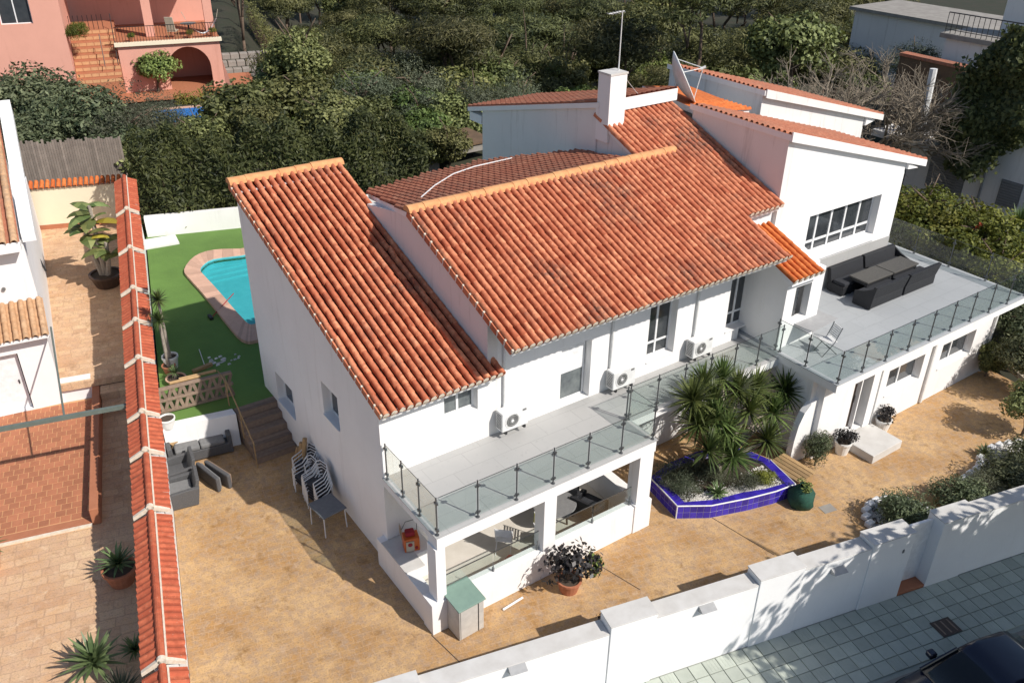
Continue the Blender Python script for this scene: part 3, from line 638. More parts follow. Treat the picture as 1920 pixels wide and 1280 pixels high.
# ---- terraces
XT1 = 7.08
mb = MB(); mb.box((XL, .0, 2.62), (XT1, .42, ZT-.02)); mb.box((XL, .42, 2.74), (XL+.35, YF-.002, ZT-.02)); mb.box((XL+.35, .42, 2.78), (XT1, YF-.002, ZT-.02)); ob('terrace_slab', mb, M['white'], villa)
mb = MB(); mb.box((XL-.03, -.03, ZT-.018), (XT1+.03, YF-.003, ZT)); ob('terrace_floor', mb, M['floor'], villa)
YW = 1.08
mb = MB(); mb.box((XT1+.002, YW, 2.70), (13.36, YF-.002, ZT-.02)); ob('walkway_slab', mb, M['white'], villa)
mb = MB(); mb.box((XT1+.032, YW-.03, ZT-.018), (13.37, YF-.003, ZT)); ob('walkway_floor', mb, M['floor'], villa)
XR0 = at(1570, 722, z=ZR).x; YR0 = at(1570, 722, z=ZR).y; XR1 = at(1919, 552, z=ZR).x; YGW = -.6
xGe = at(1862, 615, y=YGW).x
mb = MB(); mb.box((XR0, YR0, 2.86), (XR1, 6.9, ZR-.02)); ob('terrace_slab', mb, M['white'], villa)
mb = MB(); mb.box((XR0-.02, YR0-.03, ZR-.018), (XR1+.03, 6.9, ZR)); ob('terrace_floor', mb, M['floor_b'], villa)
og = [ops_from([(1600, 727.5), (1587, 785), (1611, 790), (1631, 715)], dict(y=YGW)), ops_from([(1671, 690), (1664, 711), (1736, 662), (1725, 704)], dict(y=YGW)), ops_from([(1769.5, 645), (1766, 661), (1833, 618), (1820, 656)], dict(y=YGW))]
og[0] = (at(1588, 787, y=YGW).x, at(1616, 790, y=YGW).x, .32, 2.35); og[1] = (og[1][0], at(1728, 690, y=YGW).x, 1.15, 2.12); og[2] = (og[2][0], at(1823, 645, y=YGW).x, 1.15, 2.12)
mb = MB(); wall_strips(mb, (0, YGW, 0), (1, 0, 0), (0, .3, 0), XR0+.3, xGe, 0, lambda x: 2.858, og); ob('front_wall', mb, M['white'], villa)
mb = MB(); mb.box((XR0+.05, YGW+.301, 0), (XR0+.35, 6, 2.858)); ob('side_wall', mb, M['white'], villa); mb = MB(); mb.box((xGe-.3, YGW+.301, 0), (xGe, 6, 2.858)); ob('side_wall', mb, M['white'], villa)
for o in og[1:]: window(villa, (0, YGW, 0), (1, 0, 0), (0, 1, 0), o, rec=.24, panes=2)
mb = MB(); mb.box((og[0][0], YGW+.25, og[0][2]), (og[0][0]+.55, YGW+.28, og[0][3])); do = ob('entrance_door', mb, M['doorwood'], villa); mb = MB(); mb.tube((og[0][0]+.48, YGW+.2, 1.3), (og[0][0]+.48, YGW+.2, 1.55), .015); ob('handle', mb, M['steel'], do)
mb = MB(); mb.box((og[0][0]+.55, YGW+.1, og[0][2]), (og[0][0]+.6, YGW+.28, og[0][3])); mb.box((og[0][1], YGW-.05, .3), (og[0][1]+.35, YGW-.002, 2.5)); mb.box((og[0][0]-.25, YGW-.05, 2.36), (og[0][1]+.35, YGW-.003, 2.5)); ob('door_surround', mb, M['white'], villa)
mb = MB(); mb.box((og[0][0]-.15, YGW-1.25, 0), (og[0][1]+.45, YGW-.002, .3)); ob('door_step', mb, M['cap'], villa, bevel=.015)
mb = MB()
for px, py in ((1740, 703), (1855, 640)):
    x = at(px, py, y=YGW-.06).x; mb = MB(); mb.box((x-.05, YGW-.09, .05), (x+.05, YGW-.003, 2.84)); ob('downpipe', mb, M['acw'], villa)
mb = MB(); x = og[0][1]+.42; mb.tube((x, YGW-.05, .3), (x, YGW-.05, 2.6), .03); ob('downpipe', mb, M['acw'], villa)
# side wing wall with white arched panel left of the entrance
mb = MB(); xw = XR0+.3; mb.prism([(xw, YGW+.18, 0), (xw, YGW+.18, 2.15), (xw-.3, YGW+.18, 2.1), (xw-.55, YGW+.18, 1.85), (xw-.72, YGW+.18, 1.45), (xw-.8, YGW+.18, .9), (xw-.82, YGW+.18, 0)], (0, .2, 0)); ob('wing_wall', mb, M['white'], villa)
# ---- porch under the left terrace
mb = MB(); mb.box((XL+.3, .3, 0), (XT1-.3, YF-.002, .1)); ob('porch_floor', mb, M['floor_w'], villa)
mb = MB()
PIL = [(0.02, .46), (3.36, 3.74), (6.55, 7.04)]
for k, (a, b) in enumerate(PIL): mb = MB(); mb.box((max(a, .2), 0.002, 0.9), (b, .40, 2.618)); ob('porch_pillar', mb, M['white'], villa)
mb = MB(); mb.box((.02, -.035, 0), (.52, .42, .98)); mb.box((.52, -.0, 0), (6.5, .34, .93)); mb.box((6.5, -.035, 0), (7.12, .42, .98))
mb.box((.05, .42, 0), (.35, 2.9, .92)); mb.box((6.75, .42, 0), (7.05, YF-.002, .9)); ob('porch_parapet', mb, M['white'], villa, bevel=.01)
mb = MB(); mb.box((.36, 1.75, .1), (1.1, 2.6, .95)); ob('porch_counter', mb, M['white'], villa); mb = MB(); mb.box((.05, 1.3, .925), (.6, 2.63, .955)); ob('counter_top', mb, M['cap'], villa)
# porch glass screens on the parapet
for a, b in ((.5, 3.34), (3.76, 6.5)):
    n = 2; wd = (b-a)/n; p = thing('glass_screen', ((a+b)/2, .17, .93), 0, 'low glass screen on the porch parapet '+('nearest the corner pillar' if a < 1 else 'beside the blue planter'), 'glass screen', 'porch glass screens')
    for k in range(n):
        mb = MB(); mb.box((-(b-a)/2+k*wd+.02, -.006, .03), (-(b-a)/2+(k+1)*wd-.02, .006, .62)); ob('glass_pane', mb, M['glass'], p)
    mb = MB()
    for k in range(n+1):
        x = -(b-a)/2+min(max(k*wd, .05), b-a-.05); mb.box((x-.02, -.03, 0), (x+.02, .03, .12)); mb.tube((x, 0, 0), (x, 0, .3), .014, n=6)
    mb.box((-(b-a)/2+.02, -.012, .615), ((b-a)/2-.02, .012, .632)); ob('clamp', mb, M['steel'], p)
# ---- chimney with mast
c0 = at(1140, 142, y=7.95); c1 = at(1172, 142, y=7.95); cx = (c0.x+c1.x)/2; cw = (c1.x-c0.x)*.48; ch = thing('chimney', (cx, 8.1, zB(8.0)-.3), 0, 'white plastered chimney rising from the main roof under an aerial mast', 'chimney')
zt_ = (c0.z-(zB(8.0)-.3))
mb = MB(); mb.box((-cw, -.28, -.3), (cw, .32, zt_)); ob('stack', mb, M['white'], ch, bevel=.012); mb = MB(); mb.box((-cw-.02, -.3, zt_), (cw+.02, .34, zt_+.06)); ob('cap', mb, M['cap'], ch)
tp = at(1172, 20, y=8.1); ms = thing('aerial_mast', (cx+.2, 8.1, zB(8.0)-.3+zt_+.06), 0, 'tall thin aerial mast standing on the white chimney', 'aerial')
hh = tp.z-(zB(8.0)-.3+zt_+.06); mb = MB(); mb.tube((0, 0, 0), (0, 0, hh), .022, .016, n=6); ob('mast', mb, M['acw'], ms)
mb = MB(); mb.tube((-.55, 0, hh-.05), (.12, .05, hh-.02), .012, n=5)
for q in range(5): mb.tube((-.5+q*.12, -.16, hh-.05+q*.008), (-.5+q*.12, .16, hh-.05+q*.008), .007, n=4)
ob('antenna', mb, M['acw'], ms)
# ---- dish
dc = at(1268, 152, y=9.0); dish = thing('satellite_dish', (dc.x, 9.0, dc.z-1.2), 0, 'large white satellite dish behind the chimney roof', 'satellite dish')
mb = MB(); nr, na = 6, 24; R = .95; Md = Matrix.Translation((0, 0, 1.2)) @ Euler((math.radians(8), math.radians(62), math.radians(-28))).to_matrix().to_4x4()
vs_ = [(0, 0, 0)]+[(R*k/nr*math.cos(2*math.pi*a/na), R*k/nr*math.sin(2*math.pi*a/na), .32*(k/nr)**2) for k in range(1, nr+1) for a in range(na)]
fs_ = [(0, 1+a, 1+(a+1) % na) for a in range(na)]+[(1+(k-1)*na+a, 1+k*na+a, 1+k*na+(a+1) % na, 1+(k-1)*na+(a+1) % na) for k in range(1, nr) for a in range(na)]
mb.add(vs_, fs_, .5, 0, Md); o = ob('reflector', mb, M['acw'], dish, smooth=True); sm = o.modifiers.new('thickness', 'SOLIDIFY'); sm.thickness = .03
mb = MB()
for a in (0, 2.1, 4.2): mb.tube(Md @ Vector((R*.97*math.cos(a), R*.97*math.sin(a), .3)), Md @ Vector((0, 0, 1.0)), .014, n=5)
mb.tube(Md @ Vector((0, 0, .9)), Md @ Vector((0, 0, 1.1)), .05, n=8); ob('feed_arm', mb, M['acw'], dish)
mb = MB(); mb.tube((0, 0, -.6), (0, 0, 1.2), .05, n=8); ob('pole', mb, M['acw'], dish)
# ================================================================ balustrades
def balustrade(name, pts, h, label, group, floor, step=None):
    """pts: list of runs [(p, q, n)] ; posts with clamps, clear panes"""
    b = thing(name, pts[0][0], 0, label, 'glass railing', group); O = Vector(pts[0][0])
    seen = []
    for p, q, n in pts:
        p = Vector(p)-O; q = Vector(q)-O; d = (q-p); L = d.length; u = d.normalized(); w_ = Vector((-u.y, u.x, 0)); ang = math.atan2(u.y, u.x)
        for k in range(n+1):
            c = p+d*k/n
            if all((c-s).length > .15 for s in seen):
                seen.append(c); mb = MB(); mb.tube(c, c+Vector((0, 0, h+.02)), .021, n=8); mb.tube(c, c+Vector((0, 0, .02)), .05, n=8)
                for zz in (.16, h-.14):
                    for sg in (-1, 1): mb.cbox(c+u*sg*.045+Vector((0, 0, zz)), (.05, .035, .05), None); 
                    mb.tube(c+Vector((0, 0, zz))-w_*.05, c+Vector((0, 0, zz))+w_*.05, .018, n=6)
                ob('post', mb, M['steel'], b)
        for k in range(n):
            a = p+d*(k/n)+u*.045; e = p+d*((k+1)/n)-u*.045
            mb = MB(); nn = w_*.005; mb.prism([a-nn+Vector((0, 0, .06)), e-nn+Vector((0, 0, .06)), e-nn+Vector((0, 0, h-.01)), a-nn+Vector((0, 0, h-.01))], nn*2)
            ob('glass_pane', mb, M['glass'], b)
            mb = MB(); mb.prism([a-nn+Vector((0, 0, h-.008)), e-nn+Vector((0, 0, h-.008)), e-nn+Vector((0, 0, h+.004)), a-nn+Vector((0, 0, h+.004))], nn*2); ob('top_edge', mb, M['steel'], b)
    return b
RH = 1.08
balustrade('glass_balustrade', [((XL+.06, YF-.12, ZT), (XL+.06, .08, ZT), 3), ((XL+.06, .08, ZT), (XT1-.08, .08, ZT), 6), ((XT1-.08, .08, ZT), (XT1-.08, YW+.08, ZT), 1)], RH, 'glass railing with dark posts round the front corner terrace', None, ZT)
balustrade('glass_balustrade', [((XT1-.0, YW+.06, ZT), (13.3, YW+.06, ZT), 6)], RH, 'straight glass railing along the narrow walkway behind the yucca', None, ZT)
balustrade('glass_balustrade', [((XR0+.08, g0.y, ZR), (XR0+.08, YR0+.06, ZR), 2), ((XR0+.08, YR0+.06, ZR), (XR1-.08, YR0+.06, ZR), 9), ((XR1-.08, YR0+.06, ZR), (XR1-.08, 6.2, ZR), 5)], RH, 'long glass railing round the big terrace with the black sofas', None, ZR)
# ================================================================ air conditioners
def ac_unit():
    t = thing('air_conditioner', (0, 0, 0), 0, 'x', 'air conditioner', 'outdoor air conditioning units on the front wall')
    mb = MB(); mb.rbox((-.42, -.32, .08), (.42, 0, .66), .02); ob('casing', mb, M['acw'], t)
    mb = MB(); mb.lathe([(.235, 0), (.235, .012), (.21, .012), (.21, .004)], n=24, M=Matrix.Translation((-.1, -.321, .37)) @ Matrix.Rotation(math.pi/2, 4, 'X')); ob('fan_ring', mb, M['acw'], t)
    mb = MB(); mb.tube((-.1, -.3225, .37), (-.1, -.325, .37), .208, n=24)
    ob('fan_opening', mb, M['acg'], t)
    mb = MB()
    for r_ in (.095, .15, .195): mb.lathe([(r_, 0), (r_, .006), (r_-.011, .006), (r_-.011, 0)], n=22, M=Matrix.Translation((-.1, -.327, .37)) @ Matrix.Rotation(math.pi/2, 4, 'X'))
    mb.tube((-.1, -.326, .37), (-.1, -.338, .37), .05, n=12); ob('fan', mb, M['acw'], t)
    mb = MB()
    for k in range(10): mb.box((-.425, -.27, .14+k*.048), (-.4205, -.04, .162+k*.048))
    ob('side_grille', mb, M['black'], t)
    mb = MB()
    mb.cbox((.29, -.323, .58), (.12, .006, .06)); ob('badge', mb, M['acg'], t)
    for sx in (-.3, .3):
        mb = MB(); mb.box((sx-.03, -.34, 0), (sx+.03, .02, .08)); ob('foot', mb, M['black'], t)
    return t
ACL = ['white air conditioner on the terrace floor below the left roof', 'white air conditioner beside the half shuttered terrace door', 'white air conditioner at the far right end of the walkway wall']
a0 = ac_unit()
for k, ((px, py), z) in enumerate((((955, 802), ZT), ((1157, 722), ZT), ((1301, 663), ZT))):
    p = at(px, py, z=z+.1); t = a0 if k == 0 else copy_thing(a0, (0, 0, 0)); t.location = (p.x, YF-.08, z+.12 if k else z+.18); t['label'] = ACL[k]
# ================================================================ terrace lounge set (black wicker)
def loveseat(L=1.62, D=.82, arm=0):
    t = thing('wicker_sofa', (0, 0, 0), 0, 'x', 'sofa', 'black wicker sofas on the big terrace')
    mb = MB(); mb.rbox((0, 0, .03), (L, D, .36), .02); ob('base', mb, M['wicker'], t)
    mb = MB(); mb.prism([(0, D-.16, .36), (0, D, .36), (0, D+.12, .86), (0, D-.02, .86)], (L, 0, 0)); ob('backrest', mb, M['wicker'], t, bevel=.015)
    mb = MB(); mb.rbox((.03, -.01, .365), (L-.03, D-.17, .49), .04); ob('seat_cushion', mb, M['cushion'], t)
    if arm:
        x = -.06 if arm < 0 else L+.0; mb = MB(); mb.prism([(x, -.02, .03), (x, D+.02, .03), (x, D+.12, .86), (x, .35, .62), (x, -.02, .5)], (.06, 0, 0)); ob('arm_panel', mb, M['wicker'], t)
    for x in (.08, L-.08):
        for y in (.08, D-.08):
            mb = MB(); mb.tube((x, y, 0), (x, y, .03), .03, n=6); ob('foot', mb, M['black'], t)
    return t
nb0, nb1 = at(1637, 585, z=ZR), at(1757, 535, z=ZR); L2 = (nb1.x-nb0.x)/2-.04
SL = [('black wicker sofa nearest the railing, at the left end of the lounge', -1, (nb0.x+L2, nb0.y+.05), math.pi), ('black wicker sofa nearest the railing, at the right end', 1, (nb1.x, nb1.y+.05), math.pi),
      ('black wicker sofa against the tower wall, next to the orange roof', 0, (0, 0), 0), ('black wicker sofa against the tower wall, beside the citrus tree', 1, (0, 0), 0)]
fb0 = at(1548, 545, z=ZR)
for k, (lab, arm, (x, y), r) in enumerate(SL):
    t = loveseat(L2-.02, .66, {0: 0, 1: 0, 2: 0, 3: 1}[k] if r == 0 else (1 if k == 0 else 0)); t['label'] = lab
    if k < 2: t.location = (x, y+.66+.1, ZR); t.rotation_euler = (0, 0, math.pi)
    elif k == 2: t.location = (fb0.x+.05, YE-.84, ZR)
    else: t.location = (fb0.x+.05+L2+.1, YE-.84, ZR)
for k, px in enumerate((0, 1)):
    p = at(1608, 527, z=ZR+.68); t = thing('lounge_table', (at(1590, 517, z=ZR+.68).x+.05+k*1.5, nb0.y+.66+.02, ZR), 0, 'square grey topped wicker table between the sofas, the one nearer the '+('orange roof' if k == 0 else 'citrus tree'), 'table', 'square tables of the black lounge set')
    mb = MB(); mb.rbox((0, 0, .64), (1.46, .76, .70), .012); ob('tabletop', mb, M['wickertop'], t); mb = MB(); mb.box((.04, .04, .54), (1.42, .72, .64)); ob('apron', mb, M['wicker'], t)
    for x in (.08, 1.38):
        for y in (.08, .68): mb = MB(); mb.box((x-.05, y-.05, 0), (x+.05, y+.05, .54)); ob('leg', mb, M['wicker'], t)
# glass bistro table and folding chair
p = at(1525, 640, z=ZR); t = thing('patio_table', (p.x, p.y+.1, ZR), .1, 'glass topped table by the terrace door of the lobby', 'table')
mb = MB(); mb.rbox((-.7, -.4, .70), (.7, .4, .722), .01); ob('tabletop', mb, M['lightgrey'], t)
for x in (-.62, .62):
    for y in (-.33, .33): mb = MB(); mb.tube((x, y, 0), (x*.95, y, .70), .02); ob('leg', mb, M['acw'], t)
def folding_chair(loc, rz, label, m='steel', group=None, seat='acw'):
    t = thing('folding_chair', loc, rz, label, 'chair', group)
    for sx in (-.22, .22):
        mb = MB(); mb.path([(sx, -.25, 0), (sx, .1, .45), (sx, .28, .95)], .014, 5); ob('side_frame', mb, M[m], t)
        mb = MB(); mb.path([(sx*.9, .28, 0), (sx*.9, -.22, .46)], .014, 5); ob('leg', mb, M[m], t)
    mb = MB()
    for k in range(7): mb.box((-.21, -.22+k*.065, .45), (.21, -.17+k*.065, .465))
    ob('seat', mb, M[seat], t); mb = MB()
    for k in range(6): mb.box((-.21, .155+k*.022, .58+k*.06), (.21, .17+k*.022, .62+k*.06))
    ob('backrest', mb, M[seat], t); return t
p = at(1548, 665, z=ZR); folding_chair((p.x+.1, p.y+.1, ZR), -1.9, 'metal folding chair behind the glass railing of the big terrace')
# ================================================================ porch furniture
folding_chair((3.1, 1.4, .1), 2.4, 'white slatted chair in the porch behind the middle pillar', 'pvc', 'porch chairs', 'pvc')
folding_chair((4.1, .95, .1), .9, 'white folding chair with green seat just right of the middle pillar', 'pvc', 'porch chairs', 'leaf_lime')
t = thing('porch_table', (4.85, 1.5, .1), .1, 'grey round topped table in the porch', 'table'); mb = MB(); mb.lathe([(.62, .70), (.64, .72), (.62, .74)], n=28); ob('tabletop', mb, M['slate_cush'], t)
for k in range(4): mb = MB(); mb.tube((.4*math.cos(k*1.57+.7), .4*math.sin(k*1.57+.7), 0), (.33*math.cos(k*1.57+.7), .33*math.sin(k*1.57+.7), .70), .03); ob('leg', mb, M['dark'], t)
def lounge_chair(loc, rz, label, m, group, cush=None, w=.74, scale=1):
    t = thing('armchair', loc, rz, label, 'armchair', group); t.scale = (scale,)*3
    mb = MB(); mb.rbox((-w/2+.1, -.36, .16), (w/2-.1, .34, .36), .02); ob('seat', mb, M[m], t)
    mb = MB(); mb.prism([(-w/2+.02, .26, .16), (-w/2+.02, .38, .16), (-w/2+.02, .52, .84), (-w/2+.02, .42, .84)], (w-.04, 0, 0)); ob('backrest', mb, M[m], t, bevel=.02)
    for sx in (-1, 1):
        a = sx*w/2; mb = MB(); mb.prism([(a-.06, -.38, .02), (a-.06, .38, .02), (a-.06, .48, .62), (a-.06, -.30, .56), (a-.06, -.38, .5)], (.12, 0, 0)); ob('armrest', mb, M[m], t, bevel=.02)
    if cush: mb = MB(); mb.rbox((-w/2+.08, -.36, .365), (w/2-.08, .28, .46), .04); ob('seat_cushion', mb, M[cush], t)
    for sx in (-1, 1):
        for y in (-.32, .32): mb = MB(); mb.box((sx*(w/2-.04)-.03, y-.03, 0), (sx*(w/2-.04)+.03, y+.03, .02)); ob('foot', mb, M['black'], t)
    return t
lounge_chair((5.9, 1.2, .1), 1.9, 'black armchair at the right end of the porch', 'wicker', 'porch armchairs', 'cushion')
lounge_chair((5.7, 2.1, .1), 2.5, 'black armchair against the back wall of the porch', 'wicker', 'porch armchairs', 'cushion')
t = thing('folded_blanket', (2.75, .75, .1), .3, 'red folded textile lying on the porch floor', 'textile'); mb = MB()
for k in range(5): mb.rbox((-.45+k*.02, -.2+.03*k, k*.05), (.45-.05*k, .2-.02*k, k*.05+.055), .02)
ob('fold', mb, M['redc'], t)
p = at(775, 1068, z=.95); t = thing('portable_heater', (.62, 2.05, .955), -.3, 'orange red box appliance with white panel on the porch counter', 'appliance')
mb = MB(); mb.rbox((-.2, -.17, 0), (.2, .17, .42), .02); ob('body', mb, M['orange'], t); mb = MB(); mb.rbox((-.16, -.2, .04), (.05, -.172, .36), .008); ob('panel', mb, M['wickercream'], t)
mb = MB(); mb.tube((-.055, -.2, .27), (-.055, -.212, .27), .06, n=14); mb.tube((.11, -.172, .12), (.11, -.19, .12), .04, n=10); ob('dial', mb, M['redc'], t); mb = MB(); mb.rbox((-.14, -.08, .42), (.1, .12, .56), .03); ob('tank', mb, M['redc'], t)
mb = MB()
for k in range(6): mb.tube((-.25, -.1+k*.05, .42), (-.25, -.1+k*.05, .75), .008, n=4)
mb.path([(-.25, -.12, .42), (-.25, -.12, .76), (-.1, .1, .8), (.2, .18, .76), (.2, .18, .4)], .01, 5); ob('wire_rack', mb, M['steel'], t)
# ================================================================ storage box by the pillar
p = at(862, 1203, z=0); q = at(908, 1177, z=0); L = (q-p).length; ang = math.atan2(q.y-p.y, q.x-p.x)
t = thing('storage_box', p, ang, 'beige plastic storage box with sage green lid beside the porch corner pillar', 'storage box')
mb = MB(); mb.rbox((.01, .01, .02), (L, .72, 1.0), .015); ob('body', mb, M['plastic_beige'], t); mb = MB(); mb.rbox((L*.06, -.008, .05), (L*.74, .012, .97), .004); mb.rbox((L*.78, -.008, .05), (L*.97, .012, .97), .004); ob('door', mb, M['plastic_beige'], t)
mb = MB(); mb.prism([(-.03, -.04, 1.0), (-.03, .77, 1.09), (-.03, .77, 1.13), (-.03, -.04, 1.045)], (L+.06, 0, 0)); ob('lid', mb, M['sage_lid'], t, bevel=.01)
mb = MB(); mb.box((L*.755, -.01, .04), (L*.77, .011, .98)); ob('hinge', mb, M['black'], t)
p = at(943, 1144, z=0); q = at(980, 1121, z=0); mb = MB(); mb.tube(p+Vector((0, 0, .03)), q+Vector((0, 0, .03)), .03, n=8); ob('white_rail', mb, M['pvc'], label='short white plastic rail lying on the patio by the porch', cat='rail')
# ================================================================ blue tiled planter
ZP_ = .46
pl = [at(1216, 917, z=0), at(1267, 972, z=0), at(1330, 971, z=0), at(1400, 957, z=0), at(1450, 944, z=0), at(1487, 930, z=0), at(1440, 884, z=0), at(1390, 862, z=0), at(1305, 868, z=0), at(1250, 890, z=0)]
planter = thing('raised_planter', pl[1], 0, 'raised flower bed clad in cobalt blue glazed tiles with a yucca', 'planter'); O = pl[1].copy()
ctr = sum(pl, Vector())/len(pl); inn = [p+(ctr-p).normalized()*.30 for p in pl]
mb = MB()
for i in range(len(pl)):
    a, b, c, d = pl[i]-O, pl[(i+1) % len(pl)]-O, inn[(i+1) % len(pl)]-O, inn[i]-O; mb.prism([a, b, c, d], (0, 0, ZP_))
ob('planter_wall', mb, M['grout'], planter)
TB = .2
tm = []
for k in range(4):
    q = MB(); q.rbox((.006, 0, .006), (TB-.008, .008, TB-.008), .003, tint=k/3); tm.append(q.mesh('glazed_tile')); tm[-1].materials.append(M['blue_tile'])
for i in list(range(0, 5))+[9]:
    a, b = pl[i]-O, pl[(i+1) % len(pl)]-O; d = b-a; L = d.length; u = d.normalized(); n = max(1, round(L/TB)); ang = math.atan2(u.y, u.x)
    for k in range(n):
        for r in range(2):
            o = link('glazed_tile', random.choice(tm), M['blue_tile'], planter); o.location = a+u*(k*L/n)+Vector((0, 0, r*.215+.015)); o.rotation_euler = (0, 0, ang); o.scale = (L/n/TB, -1 if False else 1, 1.06)
            o.location += Vector((u.y, -u.x, 0))*.007
for i in range(len(pl)):
    a, b, c, d = pl[i]-O, pl[(i+1) % len(pl)]-O, inn[(i+1) % len(pl)]-O, inn[i]-O; n = max(1, round((b-a).length/TB))
    for k in range(n):
        P = [a.lerp(b, k/n), a.lerp(b, (k+1)/n), d.lerp(c, (k+1)/n), d.lerp(c, k/n)]; cc = sum(P, Vector())/4; P = [cc+(p-cc)*.955+Vector((0, 0, ZP_+.001)) for p in P]
        mb = MB(); mb.prism(P, (0, 0, .007), tint=random.random()); ob('cap_tile', mb, M['blue_tile'], planter)
mb = MB()
for i in list(range(0, 5)):
    a, b = pl[i]-O, pl[i+1]-O; mb.tube(a+Vector((0, 0, ZP_+.004)), b+Vector((0, 0, ZP_+.004)), .022, n=6)
mb.tube(pl[5]-O+Vector((0, 0, ZP_)), pl[6]-O+Vector((0, 0, ZP_)), .018, n=6); mb.tube(Vector((0, 0, 0)), Vector((0, 0, ZP_)), .02, n=6); ob('white_edging', mb, M['pvc'], planter)
mb = MB(); mb.add([p-O+Vector((0, 0, ZP_-.08)) for p in inn], [tuple(range(len(inn)))]); ob('soil', mb, M['soil'], planter)
mb = MB(); poly = [p for p in inn]
for k in range(2600):
    a = random.choice((1, 1, 2, 2, 3, 4, 5, 0)); p = inn[a].lerp(inn[(a+1) % len(inn)], random.random()).lerp(ctr, abs(random.gauss(0, .25))); r = random.uniform(.015, .04)
    mb.add([p-O+Vector((x*r, y*r, ZP_-.075+z*r)) for x, y, z in ((1, 0, 0), (0, 1, 0), (-1, 0, 0), (0, -1, 0), (0, 0, .9))], [(0, 1, 4), (1, 2, 4), (2, 3, 4), (3, 0, 4)], random.random())
ob('pebbles', mb, M['pebble'], planter, kind='stuff')
p = at(1448, 880, z=0); q = at(1516, 893, z=0); t = thing('wooden_bench', at(1480, 895, z=0), math.atan2((at(1516, 893, z=0)-at(1470, 865, z=0)).y, (at(1516, 893, z=0)-at(1470, 865, z=0)).x), 'sandy wooden slatted bench beside the blue planter', 'bench')
for k in range(5): mb = MB(); mb.rbox((-.6, -.42+k*.17, .36), (.6, -.27+k*.17, .40), .008, tint=random.random()); ob('slat', mb, M['wood_warm'], t)
for sx in (-.5, .5): mb = MB(); mb.box((sx-.04, -.4, 0), (sx+.04, .4, .36)); ob('leg', mb, M['wood_warm'], t)
t = thing('garden_sack', at(1500, 946, z=0), .3, 'tied green sack of garden waste at the planter corner', 'sack')
mb = MB(); n = 14; prof = [(.02, 0), (.30, .01), (.38, .2), (.36, .42), (.24, .6), (.12, .68), (.14, .76)]
for r, z in prof:
    for i in range(n):
        a = 2*math.pi*i/n; k = 1+.10*math.sin(3*a+z*7)+.06*math.sin(7*a+z*3); mb.v.append((r*k*math.cos(a), r*k*math.sin(a), z))
for k in range(len(prof)-1):
    for i in range(n): mb.f.append((k*n+i, k*n+(i+1) % n, (k+1)*n+(i+1) % n, (k+1)*n+i)); mb.t.append(.5); mb.m.append(0)
ob('bag', mb, M['greybin'], t, smooth=True)
mb = MB(); mb.rbox((-.22, -.16, 0), (.22, .16, .006), .002); g = ob('drain_cover', mb, M['concrete'], label='small grey drain cover set in the patio before the planter', cat='drain cover'); g.location = at(1552, 953, z=.004); g.rotation_euler = (0, 0, -.2)
# ================================================================ side of the house: stairs, handrail, chairs, loungers
st = thing('garden_stairs', (-.65, 8.85, 0), 0, 'broad wood plank steps rising to the lawn along the villa side wall', 'steps')
x0, x1 = at(475, 865, z=0).x+.05, XL-.005; n = 5; run = (10.52-8.85)/n
for k in range(n):
    for j in range(2):
        mb = MB(); mb.rbox((x0+.65, k*run+j*run/2+.004, (k+1)*ZL/n-.04), (x1+.65, k*run+(j+1)*run/2-.004, (k+1)*ZL/n+(.003 if k == n-1 else 0)), .006, tint=random.random()); ob('tread', mb, M['wood'], st)
    mb = MB(); mb.box((x0+.66, k*run+.01, 0), (x1+.649, (k+1)*run-.001, (k+1)*ZL/n-.041)); ob('riser', mb, M['wood'], st)
mb = MB(); mb.path([(x0+.6, -.2, .9), (x0+.6, 1.7, ZL+.95), (x0+.6, 2.6, ZL+.95)], .022, 8)
for y, z in ((-.15, 0), (.8, .55), (1.9, ZL)): mb.tube((x0+.6, y, z), (x0+.6, y, z+.95 if y > -.1 else .92), .02, n=6)
hr = thing('handrail', (-.65, 8.85, 0), 0, 'thin pale handrail beside the plank steps', 'handrail'); ob('rail', mb, M['wood_warm'], hr)
# stacked white armchairs along the wall
def stack_chair(loc, rz, label, first=None):
    if first: return copy_thing(first, loc, rz, label=label)
    t = thing('stacking_chair', loc, rz, label, 'chair', 'stacked chairs by the side wall')
    mb = MB(); W = .27
    mb.path([(-W, -.26, 0), (-W, -.24, .62), (-W, .1, .66), (-W*.95, .28, .84), (-.15, .34, .9), (.15, .34, .9), (W*.95, .28, .84), (W, .1, .66), (W, -.24, .62), (W, -.26, 0)], .016, 6); ob('tube_frame', mb, M['acw'], t)
    for sx in (-W, W): mb = MB(); mb.tube((sx, .26, 0), (sx*.95, .27, .8), .014, n=6); ob('leg', mb, M['acw'], t)
    mb = MB(); mb.prism([(-W+.02, -.24, .43), (W-.02, -.24, .43), (W-.03, .24, .41), (-W+.03, .24, .41)], (0, 0, .02)); ob('seat', mb, M['rattan_d'], t)
    mb = MB(); mb.prism([(-W+.03, .25, .45), (W-.03, .25, .45), (.15, .335, .87), (-.15, .335, .87)], (0, .015, 0)); ob('backrest', mb, M['rattan_d'], t); return t
f0 = None
for j, (px, py, nn) in enumerate(((578, 905, 3), (603, 935, 6), (600, 880, 4))):
    b = at(px, py+18, z=.0)
    for k in range(nn):
        rz = -1.45+.1*j
        order = ('topmost' if k == nn-1 else 'bottom' if k == 0 else ('second', 'third', 'fourth', 'fifth')[nn-2-k]+' from top')+' chair, '
        lab = order+['black and white, in stack nearest the steps', 'black and white, in stack by grey table', 'black and white, in stack against the wall'][j]
        loc = (min(b.x, XL-.36), b.y+(.05*k), .085*k)
        f0 = stack_chair(loc, rz, lab, f0)
        if k or j: pass
